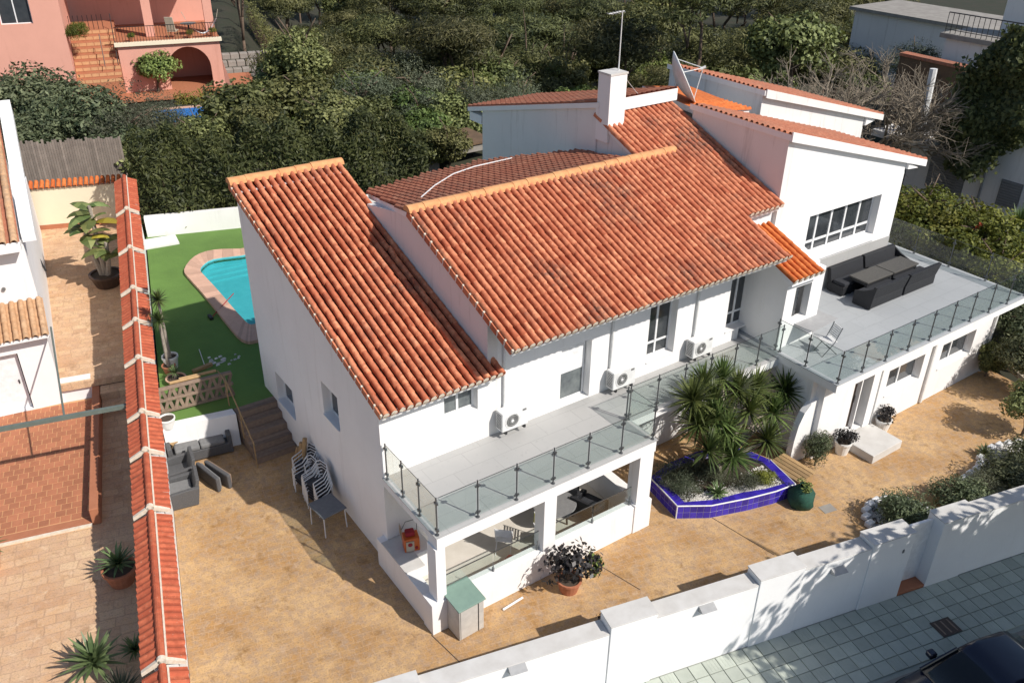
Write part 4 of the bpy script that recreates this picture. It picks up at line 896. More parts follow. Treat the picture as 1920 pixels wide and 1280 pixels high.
p = at(625, 945, z=.7); t = thing('plastic_table', (-.40, 5.05, 0), .12, 'grey square plastic table by the stacked chairs', 'table'); mb = MB(); mb.rbox((-.38, -.42, .68), (.38, .42, .72), .015); ob('tabletop', mb, M['slate_cush'], t)
for x in (-.33, .33):
    for y in (-.36, .36): mb = MB(); mb.tube((x*1.05, y*1.05, 0), (x, y, .68), .018, n=6); ob('leg', mb, M['acw'], t)
t = thing('rolled_mats', (-.05, 7.45, 0), .1, 'rolled bamboo mats leaning on the side wall behind the stacked chairs', 'mats')
for k in range(3): mb = MB(); mb.tube((-.12-.1*k, k*.12, 0), (.12-.06*k, .05+k*.13, 1.35-.2*k), .07, n=9, tint=random.random()); ob('roll', mb, M['wood_warm'], t)
# grey rattan sofa, armchairs, ottomans
pS = at(383, 848, z=.0); t = thing('rattan_sofa', (pS.x-.1, pS.y+.05, 0), -TH*.6, 'grey rattan two seat sofa in front of the white retaining wall', 'sofa'); L = 1.55; t.scale = (1.15, 1.1, 1.18)
mb = MB(); mb.rbox((-L/2, -.4, .05), (L/2, .4, .34), .02); ob('base', mb, M['rattan'], t); mb = MB(); mb.prism([(-L/2, .3, .34), (-L/2, .42, .34), (-L/2, .5, .82), (-L/2, .4, .82)], (L, 0, 0)); ob('backrest', mb, M['rattan'], t, bevel=.02)
for k in range(2):
    mb = MB(); mb.rbox((-L/2+.12+k*(L/2-.12)+.01, -.4, .345), (-L/2+.12+(k+1)*(L/2-.12)-.01, .28, .47), .04); ob('seat_cushion', mb, M['slate_cush'], t)
    mb = MB(); mb.rbox((-L/2+.12+k*(L/2-.12)+.02, .2, .48), (-L/2+.12+(k+1)*(L/2-.12)-.02, .33, .84), .04, M=Matrix.Rotation(-.1, 4, 'X')); ob('back_cushion', mb, M['slate_cush'], t)
for sx in (-1, 1): mb = MB(); mb.prism([(sx*L/2-.06, -.4, .03), (sx*L/2-.06, .42, .03), (sx*L/2-.06, .48, .6), (sx*L/2-.06, -.36, .56)], (.12, 0, 0)); ob('armrest', mb, M['rattan'], t, bevel=.02)
p = at(352, 945, z=0); lounge_chair((p.x-.02, p.y+.3, 0), -1.75, 'grey rattan armchair closest to the stamped patio, by the boundary wall', 'rattan', 'grey rattan armchairs', 'slate_cush', .8)
p = at(345, 905, z=0); lounge_chair((p.x-.05, p.y+.25, 0), -1.7, 'grey rattan armchair between its twin and the rattan sofa', 'rattan', 'grey rattan armchairs', None, .8)
for k, (px, py, lab) in enumerate(((392, 905, 'grey plastic sunbed standing on edge beside the rattan armchairs'), (410, 900, 'brown and grey sunbed standing on edge nearest the house'))):
    p = at(px, py, z=0); t = thing('folded_sunbed', (p.x, p.y, 0), -1.35+.08*k, lab, 'sunbed', 'folded sunbeds'); mb = MB(); mb.rbox((-.55, -.06, .0), (.62, .06, .5), .04); ob('frame', mb, M['rattan'], t); mb = MB(); mb.rbox((-.5, .062, .04), (.55, .12, .44), .02); ob('pad', mb, M['slate_cush' if k == 0 else 'wood'], t)
p = at(338, 862, z=0); t = thing('side_table', (p.x, p.y+.3, 0), .4, 'small wooden frame table between sofa and armchairs', 'table'); mb = MB()
for sx in (-.22, .22): mb.tube((sx, -.2, 0), (sx*.9, .2, .6), .03, n=5); mb.tube((sx, .2, 0), (sx*.9, -.2, .6), .03, n=5)
ob('leg', mb, M['wood_warm'], t); mb = MB(); mb.rbox((-.25, -.22, .6), (.25, .22, .64), .01); ob('tabletop', mb, M['wood_warm'], t)
# wooden lattice fence on the lawn edge
A = at(302, 778, z=ZL); B = at(441, 742, z=ZL); d = B-A; L = d.length; ang = math.atan2(d.y, d.x)
fe = thing('wooden_fence', A, ang, 'weathered wooden rail fence with rows of short blocks on the lawn edge', 'fence')
for k, z in enumerate((.06, .46, .86)): mb = MB(); mb.rbox((0, -.06, z), (L, .06, z+.09), .012, tint=.3+.2*k); ob('rail', mb, M['wood'], fe)
for k in range(2): mb = MB(); mb.tube((.3*k+.45, .12+.1*k, .98), (L*.6+.5*k, .1+.08*k, .99), .05, n=8, tint=.9); ob('pole', mb, M['wood_warm'], fe)
n = 15
for r in range(2):
    for k in range(n):
        x = (k+.5)*L/n; mb = MB(); sg = 1 if (k+r) % 2 else -1
        mb.prism([(x-.07-.04*sg, -.045, .15+r*.4), (x+.03-.04*sg, -.045, .15+r*.4), (x+.05+.05*sg, -.045, .455+r*.4), (x-.05+.05*sg, -.045, .455+r*.4)], (0, .09, 0), tint=random.random()); ob('block', mb, M['wood'], fe)
# ================================================================ pool
po = [at(*q, z=ZL+.12) for q in ((450, 466), (400, 468), (365, 480), (345, 505), (355, 522), (380, 550), (420, 600), (445, 630), (460, 639), (471, 640))]
pi_ = [at(*q, z=ZL+.12) for q in ((452, 478), (400, 485), (380, 497), (376, 507), (384, 517), (410, 545), (440, 580), (457, 598), (465, 606), (472, 608))]
def smooth_pts(P, n=3):
    out = []
    for i in range(len(P)-1):
        a, b, c, d_ = P[max(0, i-1)], P[i], P[i+1], P[min(len(P)-1, i+2)]
        for k in range(n):
            t = k/n; out.append(.5*((2*b)+(c-a)*t+(2*a-5*b+4*c-d_)*t*t+(3*b-a-3*c+d_)*t**3))
    return out+[P[-1]]
p2_, p7_ = pi_[2].copy(), pi_[7].copy(); po = smooth_pts(po); pi_ = smooth_pts(pi_)
pool = thing('swimming_pool', po[9], 0, 'turquoise swimming pool with pink stone coping on the raised lawn', 'swimming pool'); O = po[9].copy()
far = po[0]+Vector((5.0, -.3, 0)); near = po[-1]+Vector((4.6, -.4, 0)); farI = pi_[0]+Vector((4.2, -.3, 0)); nearI = pi_[-1]+Vector((3.9, -.3, 0))
PO = [far]+po+[near]; PI = [farI]+pi_+[nearI]; Z0 = ZL+.003
for i in range(len(PO)-1):
    n = max(1, round((PO[i+1]-PO[i]).length/.5))
    for k in range(n):
        Q = [PO[i].lerp(PO[i+1], k/n), PO[i].lerp(PO[i+1], (k+1)/n), PI[i].lerp(PI[i+1], (k+1)/n), PI[i].lerp(PI[i+1], k/n)]; c = sum(Q, Vector())/4
        mb = MB(); mb.prism([c+(q-c)*.985-O-Vector((0, 0, .12-.003)) for q in Q], (0, 0, .12), tint=random.random()); ob('coping_stone', mb, M['coping'], pool)
mb = MB(); mb.add([p-O-Vector((0, 0, .075)) for p in PI], [tuple(range(len(PI)))]); ob('water', mb, None or M['pool'], pool)
# water as a clear tinted sheet over a stepped basin
m, ns, ln, bs = new_mat('clear_pool_water'); ns.remove(bs); tr = ns.new('ShaderNodeBsdfTransparent'); tr.inputs[0].default_value = (.60, .88, .88, 1); gl = ns.new('ShaderNodeBsdfGlossy'); gl.inputs['Roughness'].default_value = .05
fr = ns.new('ShaderNodeFresnel'); fr.inputs[0].default_value = 1.2; mx = ns.new('ShaderNodeMixShader'); bn = ns.new('ShaderNodeBump'); bn.inputs['Strength'].default_value = .15; bn.inputs['Distance'].default_value = .03; ln.new(noise(ns, ln, pos(ns), 6, 2), bn.inputs['Height']); ln.new(bn.outputs[0], gl.inputs['Normal'])
ln.new(fr.outputs[0], mx.inputs[0]); ln.new(tr.outputs[0], mx.inputs[1]); ln.new(gl.outputs[0], mx.inputs[2]); ln.new(mx.outputs[0], ns['Material Output'].inputs[0]); M['clear_water'] = m
for o in pool.children:
    if o.name.startswith('water'): o.data.materials.clear(); o.data.materials.append(m)
mb = MB(); dirv = (p7_-p2_); dirv.z = 0; dirv.normalize(); side = Vector((-dirv.y, dirv.x, 0))
def clip(poly, p, n):
    out = []
    for i in range(len(poly)):
        a_, b_ = poly[i], poly[(i+1) % len(poly)]; da, db = (a_-p).dot(n), (b_-p).dot(n)
        if da >= 0: out.append(a_)
        if da*db < 0: out.append(a_.lerp(b_, da/(da-db)))
    return out
base = [Vector((p.x-O.x, p.y-O.y, 0)) for p in PI]; start = Vector((p2_.x-O.x, p2_.y-O.y, 0))
for k in range(7):
    P0 = start+dirv*(-1.5+k*.36); q = base if k == 0 else clip(base, P0, dirv)
    if k < 6: q = clip(q, P0+dirv*.36, -dirv)
    h = -.16-k*.07
    if len(q) > 2: mb.prism([p+Vector((0, 0, h-.1)) for p in q], (0, 0, .1))
for i in range(len(PI)-1): mb.prism([PI[i]-O-Vector((0, 0, .03)), PI[i+1]-O-Vector((0, 0, .03)), PI[i+1]-O-Vector((0, 0, 1.4)), PI[i]-O-Vector((0, 0, 1.4))], (PI[i]-PO[i]).normalized()*-.05)
ob('basin', mb, M['poolwall'], pool)
for o in bpy.data.objects:                                   # cut the lawn open for the basin
    if o.name == 'lawn':
        bm = bmesh.new(); v = [bm.verts.new(p-Vector((0, 0, .3))) for p in PI]+[bm.verts.new(p+Vector((0, 0, .3))) for p in PI]; nP = len(PI)
        for i in range(nP): bm.faces.new((v[i], v[(i+1) % nP], v[nP+(i+1) % nP], v[nP+i]))
        bm.faces.new(v[:nP][::-1]); bm.faces.new(v[nP:]); bmesh.ops.recalc_face_normals(bm, faces=bm.faces[:]); me = bpy.data.meshes.new('cut'); bm.to_mesh(me); bm.free()
        c = bpy.data.objects.new('pool_cut', me); col.objects.link(c); md = o.modifiers.new('pool', 'BOOLEAN'); md.object = c; md.solver = 'EXACT'
        dg = bpy.context.evaluated_depsgraph_get(); new = bpy.data.meshes.new_from_object(o.evaluated_get(dg)); o.modifiers.clear(); o.data = new; bpy.data.objects.remove(c)
t = thing('pool_brush', at(395, 597, z=ZL), 0, 'long handled brush lying across the pool edge', 'brush'); a = at(395, 597, z=ZL+.05)-at(395, 597, z=ZL); b = at(438, 550, z=ZL+.2)-at(395, 597, z=ZL)
mb = MB(); mb.tube(a, b, .018, n=6); ob('handle', mb, M['redc'], t); mb = MB(); mb.cbox((0, 0, .06), (.12, .34, .1)); ob('head', mb, M['black'], t)
t = thing('broom', at(380, 692, z=ZL), .2, 'wide yellow broom lying on the lawn near the fence', 'broom'); mb = MB(); mb.cbox((0, 0, .06), (.7, .14, .1)); ob('head', mb, M['wood_warm'], t); mb = MB(); mb.tube((.1, 0, .08), (.55, 1.2, .06), .014, n=5); ob('handle', mb, M['acw'], t)
mb = MB(); c = at(420, 675, z=ZL+.005)
for k in range(26):
    x, y = random.gauss(0, .3), random.gauss(0, .16); r = random.uniform(.04, .08); mb.add([(x-r, y-r, .0), (x+r, y-r*.6, .0), (x+r*.8, y+r, .0), (x-r*.5, y+r, .0), (x, y, .035)], [(0, 1, 4), (1, 2, 4), (2, 3, 4), (3, 0, 4)], random.random())
g = ob('pebbles', mb, M['pebble'], kind='stuff', label='scatter of white pebbles on the lawn', cat='pebbles'); g.location = c
# white slab at the rear of the lawn
c = at(300, 456, z=ZL); mb = MB(); mb.rbox((-.75, -.5, 0), (.75, .5, .1), .01); g = ob('white_slab', mb, M['acw'], label='white flat slab on the lawn by the boundary wall', cat='slab'); g.location = c; g.rotation_euler = (0, 0, -TH*.5)
# rear white garden wall below the hedge
a = at(277, 445, z=ZL); b = at(445, 428, z=ZL); mb = MB(); d = (b-a).normalized(); b2 = b+d*9; nrm = Vector((-d.y, d.x, 0)); mb.prism([a, b2, b2+nrm*.25, a+nrm*.25], (0, 0, .95)); ob('garden_wall', mb, M['white'], label='white garden wall behind the pool below the dark hedge', cat='wall')
RW = (a, d, nrm)
# ================================================================ boundary wall with tiled cap
SEG = [(-2.3, -.53, 2.0), (-.53, 4.2, 2.35), (4.2, 6.4, 2.6), (6.4, 8.05, 2.78), (8.05, 10.9, 2.97), (10.9, 13.2, 3.12), (13.2, 15.4, 3.25), (15.4, 18.5, 3.42), (18.5, 21.8, 3.72), (21.8, 25.2, 4.05)]
bw = thing('boundary_wall', S2W(-5.85, 8, 0), -TH, 'stepped white boundary wall capped with brick red tiles between the two properties', 'wall')
RS = -5.90+5.85                                               # ridge line, local frame: x along s (offset -5.85), y along v (offset 8)
def zr(k, v):                                                 # sloping ridge line of run k with a small step at each end
    v0, v1, z = SEG[k]; a = (SEG[k-1][2]+z)/2+.045 if k else z-.12; b = (SEG[k+1][2]+z)/2-.045 if k+1 < len(SEG) else z+.15
    return a+(b-a)*(v-v0)/(v1-v0)
mb = MB()
for k, (v0, v1, z) in enumerate(SEG): mb.prism([(-.22, v0-8, -.1), (-.22, v1-8.002, -.1), (-.22, v1-8.002, zr(k, v1)-.27), (-.22, v0-8, zr(k, v0)-.27)], (.46, 0, 0))
ob('wall', mb, M['white'], bw)
def cap_tile(w=.205, L=.50):
    out = []
    for k in range(4):
        m_ = MB(); n = 5; v = []
        for x in (0, L):
            for i in range(n+1):
                t = i/n; v.append((x, (t-.5)*w*1.04, .034*math.sin(math.pi*min(1, t*1.5))+(.012 if x else .006)))
        for x in (L,):
            for i in range(n+1): t = i/n; v.append((x, (t-.5)*w*1.04, .034*math.sin(math.pi*min(1, t*1.5))-.012))
        m_.add(v, [(i, n+1+i, n+2+i, i+1) for i in range(n)]+[(n+1+i, 2*n+2+i, 2*n+3+i, n+2+i) for i in range(n)], k/3); me = m_.mesh('cap_tile', False); me.materials.append(M['cap_tile']); out.append(me)
    return out
CT_ = cap_tile()
for kk, (v0, v1, z) in enumerate(SEG):
    n = max(1, round((v1-v0-.12)/.2)); st_ = (v1-v0-.12)/n; sl_ = math.atan2(zr(kk, v1)-zr(kk, v0), v1-v0)
    for k in range(n):
        vv = v0+.02+(k+.5)*st_; y = vv-8; zz = zr(kk, vv)
        for sg in (1, -1):
            o = link('cap_tile', random.choice(CT_), M['cap_tile'], bw)
            o.matrix_basis = Matrix.Translation((RS+random.uniform(-.006, .006), y, zz-.055)) @ Matrix.Rotation(sl_, 4, 'X') @ Matrix.Rotation(0 if sg > 0 else math.pi, 4, 'Z') @ Matrix.Rotation(math.radians(24 if sg > 0 else 26)+random.gauss(0, .012), 4, 'Y') @ Matrix.Scale(1.0 if sg > 0 else .95, 4, (1, 0, 0))
    n = max(1, round((v1-v0-.1)/.42)); st_ = (v1-v0-.1)/n
    for k in range(n):
        m_ = MB(); v = []; vv = v0+.02+k*st_
        for yy, r in ((0, .085), (st_+.02, .078)):
            for q in range(7): a = math.pi*q/6; v.append((-r*math.cos(a), yy, r*math.sin(a)+yy*math.tan(sl_)))
        m_.add(v, [(q, q+7, q+8, q+1) for q in range(6)]+[(0, 1, 2, 3, 4, 5, 6)], random.random()); o = ob('ridge_tile', m_, M['cap_tile'], bw, smooth=False); o.location = (RS, vv-8, zr(kk, vv)-.045)
mb = MB()
for kk, (v0, v1, z) in enumerate(SEG):
    za, zb_ = zr(kk, v0), zr(kk, v1); mb.prism([(RS+.085, v0-7.98, za-.09), (RS+.085, v1-8.1, zb_-.09), (RS+.085, v1-8.1, zb_-.03), (RS+.085, v0-7.98, za-.03)], (.035, 0, 0))
    y = v0-8-.02; z = za
    for sg, L in ((1, .48), (-1, .48)):
        a = math.radians(24 if sg > 0 else 26); mb.prism([(RS, y, z-.13), (RS+sg*L*math.cos(a), y, z-.13-L*math.sin(a)), (RS+sg*L*math.cos(a), y, z-.03-L*math.sin(a)), (RS+sg*.05, y, z-.02)], (0, .08, 0))
    mb.tube((RS, y, z-.05), (RS, y+.08, z-.05), .095, n=12)
ob('mortar_bands', mb, M['mortar_white'], bw, kind='stuff')
# ================================================================ street wall
sw = thing('street_wall', S2W(6, -2.35, 0), -TH, 'long white rendered street wall with broad piers and pale flat copings', 'wall')
PIERS = [(-1.97, -.96, 1.50), (3.46, 4.66, 1.60), (7.48, 8.80, 1.60), (10.90, 12.25, 1.60), (13.2, 14.42, 1.60)]
def swbox(name, s0, s1, v0, v1, z0, z1, m, bev=.012): mb = MB(); mb.box((s0-6, v0+2.35, z0), (s1-6, v1+2.35, z1)); return ob(name, mb, M[m], sw, bevel=bev)
for s0, s1, zt_ in PIERS:
    swbox('pier', s0, s1, -2.63, -2.10, ZS, zt_-.03, 'wall_street'); swbox('coping', s0-.015, s1+.015, -2.645, -2.085, zt_-.03, zt_, 'cap', .006)
RUNS = [(-5.6, -1.97, 1.3), (-.96, 3.46, 1.36), (4.66, 7.48, 1.42), (8.80, 10.90, 1.46), (14.42, 40, 1.52)]
for s0, s1, zt_ in RUNS:
    swbox('wall_run', s0+.002, s1-.002, -2.60, -2.14, ZS, zt_-.03, 'wall_street', 0); swbox('coping', s0+.02, s1-.02, -2.612, -2.13, zt_-.03, zt_, 'cap', .006)
swbox('gate', 12.252, 13.198, -2.30, -2.22, ZS+.12, 1.45, 'pvc', 0); swbox('threshold', 12.252, 13.198, -2.62, -2.2, ZS, ZS+.10, 'brick_tile', .01)
mb = MB(); mb.box((11.95-6, -.298, .98), (12.0-6, -.281, 1.09)); ob('house_number', mb, M['acg'], sw)
# small wedge wall lights
def ray_v(px, py, v):
    d = Vector(_fw*FOC+_r*(px-960)-_u*(py-640)); n = Vector((ST, CT, 0)); c = Vector(CAM); t = (v-c.dot(n))/d.dot(n); return W2S(c+d*t)
for k, (px, py, near) in enumerate(((968, 1250, 'between the first two piers'), (1323, 1137, 'right of the second pier'), (1569, 1067, 'between the third and fourth piers'))):
    q_ = ray_v(px, py, -2.602); t = thing('wall_light', S2W(q_.x, -2.602, q_.z-.08), -TH, 'small grey wedge wall light on the street wall '+near, 'wall light', 'wedge lights on the street wall')
    mb = MB(); mb.prism([(-.2, 0, 0), (-.2, 0, .18), (-.2, -.2, .1)], (.4, 0, 0)); ob('housing', mb, M['lightgrey'], t)
# little statue on the court side
def turned(name, loc, prof, m, label, cat): t = thing(name, loc, 0, label, cat); mb = MB(); mb.lathe(prof, n=14); ob('figure', mb, M[m], t, smooth=True); return t
turned('garden_ornament', S2W(.62, -1.85, 0), [(.12, 0), (.14, .05), (.06, .1), (.09, .3), (.12, .42), (.05, .5), (.09, .58), (.06, .68), (.01, .72)], 'acw', 'small white garden figure at the foot of the street wall', 'ornament')
# ================================================================ neighbour on the left
def sheet(name, sv, z, th, m, **k):
    mb = MB(); mb.prism([S2W(s, v, z-th) for s, v in sv], (0, 0, th)); return ob(name, mb, M[m], **k)
sheet('neighbour_patio', [(-22, -2.6), (-6.0, -2.6), (-6.0, 14.0), (-22, 14.0)], 0, .1, 'patio_n', kind='structure')
sheet('upper_path', [(-8.7, 14.0), (-6.0, 14.0), (-6.0, 29.0), (-10.3, 29.0)], .8, .25, 'patio_n', kind='structure')
mb = MB(); mb.box((-7.5, 13.45, 0), (-6.08, 13.998, .53), MS); mb.box((-7.5, 12.9, 0), (-6.08, 13.448, .27), MS); ob('path_step', mb, M['patio_n'], kind='structure')
# terracotta terrace laid tile by tile
S0, S1, V0, V1 = -16, -7.76, 7.25, 14.1
te = sheet('tiled_terrace', [(S0, V0), (S1, V0), (S1, V1), (S0, V1)], .06, .06, 'brick_grout', kind='structure')
tm = []
for k in range(5): q = MB(); q.rbox((.013, .013, 0), (.267, .267, .014), .003, tint=k/4); tm.append(q.mesh('terracotta_tile')); tm[-1].materials.append(M['brick_tile'])
rest = MB(); cnt = 0
for j in range(24):
    v = V0+.30+j*.28
    for i in range(32):
        s = S1-.28-(i+(.5 if j % 2 else 0))*.28
        if v+.28 > V1: continue
        k = random.randrange(5); Mx = Matrix.Translation(S2W(s, v, .058)) @ MS
        if s > -11.2 and cnt < 292: o = link('terracotta_tile', tm[k], M['brick_tile'], te); o.matrix_basis = Mx; cnt += 1
        else: rest.box((.013, .013, 0), (.267, .267, .014), Mx, k/4)
if rest.v: ob('terracotta_tiles', rest, M['brick_tile'], te, kind='stuff')
mb = MB(); mb.box((S0, V0-.02, .0), (S1, V0+.27, .068), MS); ob('terrace_border', mb, M['brick_tile'], te); mb = MB(); mb.box((S0, V0-.10, .0), (S1+.0, V0-.022, .062), MS); ob('white_edge', mb, M['mortar_white'], te)
mb = MB(); mb.box((-7.758, 7.2, 0), (-7.52, 14.9, .55), MS); g = ob('low_wall', mb, M['brick_tile'], bevel=.02, label='low terracotta painted wall along the tiled terrace edge', cat='wall')
mb = MB(); mb.box((-8.72, 14.12, .0), (-7.76, 14.4, .85), MS); ob('retaining_wall', mb, M['white'], label='short white retaining wall beside the neighbour house corner', cat='wall')
# neighbour house
nh = thing('neighbour_house', S2W(-8.7, 14.1, 0), -TH+.095, 'white neighbour house with sandy and grey tiled roofs at the left edge', 'house')
mb = MB(); wall_strips(mb, (0, 0, 0), (-1, 0, 0), (0, .3, 0), 0, 6, 0, lambda u: 2.85, [(.95, 2.3, .1, 2.25)]); mb.box((-.3, .301, 0), (0, 14.5, 2.75)); mb.box((-.3, 1.4, 2.75), (0, 14.5, 3.5)); ob('front_wall', mb, M['white'], nh)
mb = MB(); mb.box((-6, 1.3, 2.8), (-.0, 1.6, 5.55)); mb.box((-.3, 1.6, 3.5), (-.001, 9, 5.5)); mb.box((-7, 8.5, 2.0), (-.25, 9.0, 6.3)); mb.box((-.9, 5, 5.5), (-.25, 8.8, 5.9)); ob('upper_wall', mb, M['white'], nh)
mb = MB(); mb.box((-2.25, .22, .1), (-1.0, .26, 2.2)); dn = ob('door', mb, M['pvc'], nh); mb = MB(); mb.tube((-1.15, .2, 1.05), (-1.15, .17, 1.2), .02); ob('handle', mb, M['black'], dn)
r1 = slab_roof('roof', [(.12, -.35, 2.88), (.12, 1.3, 3.45), (-6, 1.3, 3.45), (-6, -.35, 2.88)][::-1], .12, 'tile_sand', nh)
for k in range(20):
    for j in range(4):
        t_ = TILE_V[random.randrange(8)]; o = link('sandy_tile', t_.mesh('sandy_tile', True), M['tile_sand'], r1); o.matrix_basis = tile_frame(.0-k*.27, -.35, 2.88, math.atan2(.57, 1.65)) @ Matrix.Translation((0, j*.42-.06, .015)) @ Matrix.Diagonal((1.3, 1.2, 1.1, 1))
r2 = slab_roof('roof', [(-.05, .9, 5.65), (-.05, 8.0, 7.9), (-6, 8.0, 7.9), (-6, .9, 5.65)][::-1], .15, 'tile_old', nh)
for k in range(12):
    for j in range(12):
        t_ = TILE_V[random.randrange(8)]; o = link('weathered_tile', t_.mesh('weathered_tile', True), M['tile_sand'], r2); o.matrix_basis = tile_frame(-.2-k*.33, .9, 5.65, math.atan2(2.25, 7.1)) @ Matrix.Translation((0, j*.6-.06, .015)) @ Matrix.Diagonal((1.5, 1.7, 1.2, 1))
mb = MB(); mb.prism([(-.05, .8, 5.35), (-.05, .8, 5.6), (-6, .8, 5.6), (-6, .8, 5.35)], (0, .5, 0)); mb.prism([(.02, 1.2, 5.5), (.02, 8.5, 7.75), (.02, 8.5, 8.3), (.02, 1.2, 5.8)], (.4, 0, 0)); ob('fascia', mb, M['white'], nh)
for k in range(3): mb = MB(); mb.tube((-.9-.28*k, 1.28, 4.0), (-.9-.28*k, 1.22, 4.0), .06, n=10); ob('vent', mb, M['acg'], nh)
# terrace rail up on the neighbour house
mb = MB()
for k in range(9): mb.tube((-.4-.02*k, 8.6+.0*k, 8.0), (-.4, 8.6+.12*k, 9.0), .02, n=5)
mb.tube((-.35, 8.6, 9.0), (-.35, 10.2, 9.0), .03, n=6); mb.tube((-.35, 8.6, 8.3), (-.35, 10.2, 8.3), .02, n=6); g = ob('roof_rail', mb, M['black'], nh)
# cream rear wall with tile cap, grey plank fence behind
A = S2W(-10.2, 28.9, .8); B = S2W(-6.05, 28.5, .8); d = (B-A); L = d.length; ang = math.atan2(d.y, d.x)
cw_ = thing('garden_wall', A, ang, 'cream garden wall with an orange tile cap at the end of the neighbour path', 'wall')
mb = MB(); mb.box((0, 0, 0), (L, .25, 1.95)); ob('wall', mb, M['cream'], cw_); mb = MB(); mb.box((0, -.02, 0), (L, -.001, .22)); ob('skirting', mb, M['brick_tile'], cw_)
for k in range(int(L/.235)):
    m_ = TILE_V[random.randrange(8)]; o = link('cap_tile', m_.mesh('orange_cap_tile', True), M['tile_new'], cw_); o.matrix_basis = tile_frame(.12+k*.235, -.1, 1.98, math.radians(28)) @ Matrix.Diagonal((1.25, 1.15, 1, 1))
fz = thing('plank_fence', A+Vector((-.2, 1.6, .2)), ang, 'grey weathered plank fence behind the cream wall', 'fence')
for k in range(44): mb = MB(); mb.rbox((k*.11, -.02, 0), (k*.11+.102, .03, 3.5+random.uniform(-.12, .12)), .006, tint=random.random()); ob('plank', mb, M['plank'], fz)
# pergola beams
pg = thing('pergola', S2W(-6.1, 9.0, 0), -TH, 'grey green steel pergola frame over the terracotta terrace', 'pergola')
mb = MB(); mb.box((-9, .0, 2.48), (.0, .11, 2.60)); ob('beam', mb, M['green_metal'], pg); mb = MB(); mb.box((-.12, -.02, 1.2), (.0, .08, 2.48)); mb.box((-.1, -.8, 1.95), (0, 0, 2.05)); ob('post', mb, M['green_metal'], pg)
for k, x in enumerate((-1.9, -4.6)): mb = MB(); mb.tube((x, .06, 2.54), (x-.5, 5.1, 2.95), .03, n=6); ob('stay', mb, M['green_metal'], pg)
mb = MB(); mb.tube(at(44, 432, z=3.2), at(86, 508, z=1.6), .045, n=6); ob('leaning_post', mb, M['black'], label='dark slanting post between the neighbour house and the path', cat='post')
# ================================================================ leaves
def leaf_arrays(P, Nn, size, aspect, spread=.9, var=.35, r=rng):
    n = len(P); d = Nn+r.normal(0, spread, (n, 3)); d /= np.linalg.norm(d, axis=1)[:, None]+1e-9
    h = r.normal(0, 1, (n, 3)); a = np.cross(d, h); a /= np.linalg.norm(a, axis=1)[:, None]+1e-9; b = np.cross(d, a)
    s = size*(1+r.uniform(-var, var, n))[:, None]; w_ = s*aspect
    return np.stack([P-a*s*.5, P-b*w_*.5, P+a*s*.5, P+b*w_*.5], 1)
def quads_mesh(name, V, tint):
    n = len(V); me = bpy.data.meshes.new(name); me.vertices.add(4*n); me.vertices.foreach_set('co', V.reshape(-1).astype(np.float32))
    me.loops.add(4*n); me.loops.foreach_set('vertex_index', np.arange(4*n, dtype=np.int32)); me.polygons.add(n); me.polygons.foreach_set('loop_start', np.arange(0, 4*n, 4, dtype=np.int32))
    a = me.attributes.new('tint', 'FLOAT', 'FACE'); a.data.foreach_set('value', np.clip(tint, 0, 1).astype(np.float32)); me.update(calc_edges=True); return me
def crown_mesh(name, m, n=6000, lobes=16, rad=(1, 1, .8), lobe=.42, size=.075, aspect=.55, hollow=.72, seed=0, flat=1.0, low=-.9, spread=.6):
    r = np.random.default_rng(seed); C = r.normal(0, 1, (lobes*4, 3)); C /= np.linalg.norm(C, axis=1)[:, None]; C = C[C[:, 2] > low][:lobes]; C *= (r.uniform(.35, .72, len(C)))[:, None]
    k = r.integers(0, len(C), n); D = r.normal(0, 1, (n, 3)); D /= np.linalg.norm(D, axis=1)[:, None]; rr = np.where(r.random(n) < hollow, r.uniform(.8, 1.05, n), r.uniform(.2, .9, n))
    lr = (lobe*r.uniform(.65, 1.25, len(C)))[k]; off = D*(rr*lr)[:, None]; off[:, 2] *= flat; P = (C[k]+off)*np.array(rad)
    outw = D+.5*C[k]+np.array([0, 0, .25]); tint = .42+.26*r.normal(0, 1, n)+.16*r.normal(0, 1, len(C))[k]
    me = quads_mesh(name, leaf_arrays(P, outw, size, aspect, spread, r=r), tint); me.materials.append(M[m]); return me
def trunk_mesh(name, m, h=1, r=.09, limbs=6, top=1.0, seed=0, bend=.12):
    rr = random.Random(seed); mb = MB(); pts = [(0, 0, -.2)]
    for k in range(1, 5): pts.append((rr.uniform(-bend, bend)*k/3, rr.uniform(-bend, bend)*k/3, h*k/4))
    mb.path(pts, lambda t: r*(1-.55*t), 7)
    for k in range(limbs):
        a = k*2.4+rr.random(); z = h*(.55+.45*rr.random()); p = Vector((pts[-1][0]*.7, pts[-1][1]*.7, z)); e = Vector((math.cos(a)*top*.62, math.sin(a)*top*.62, z+top*(.25+.4*rr.random()))); mid = p.lerp(e, .5)+Vector((0, 0, .1*top)); mb.path([p, mid, e], lambda t: r*.5*(1-.7*t), 5)
    me = mb.mesh(name, True); me.materials.append(M[m]); return me
CR = {}
CR['olive'] = [crown_mesh('crown', 'leaf_olive', 7500, 36, seed=k, size=.098, lobe=.29) for k in range(3)]
CR['green'] = [crown_mesh('crown', 'leaf_green', 7500, 36, seed=10+k, size=.105, lobe=.30) for k in range(3)]
CR['dark'] = [crown_mesh('crown', 'leaf_dark', 8500, 36, seed=20+k, size=.085, aspect=.45, lobe=.31) for k in range(2)]
CR['pine'] = [crown_mesh('crown', 'leaf_pine', 11000, 26, (1, 1, .75), .33, .085, .2, .7, seed=30+k, flat=.6, low=-.35, spread=.5) for k in range(3)]
CR['lime'] = [crown_mesh('crown', 'leaf_lime', 6500, 22, seed=40+k, size=.075, lobe=.36) for k in range(2)]
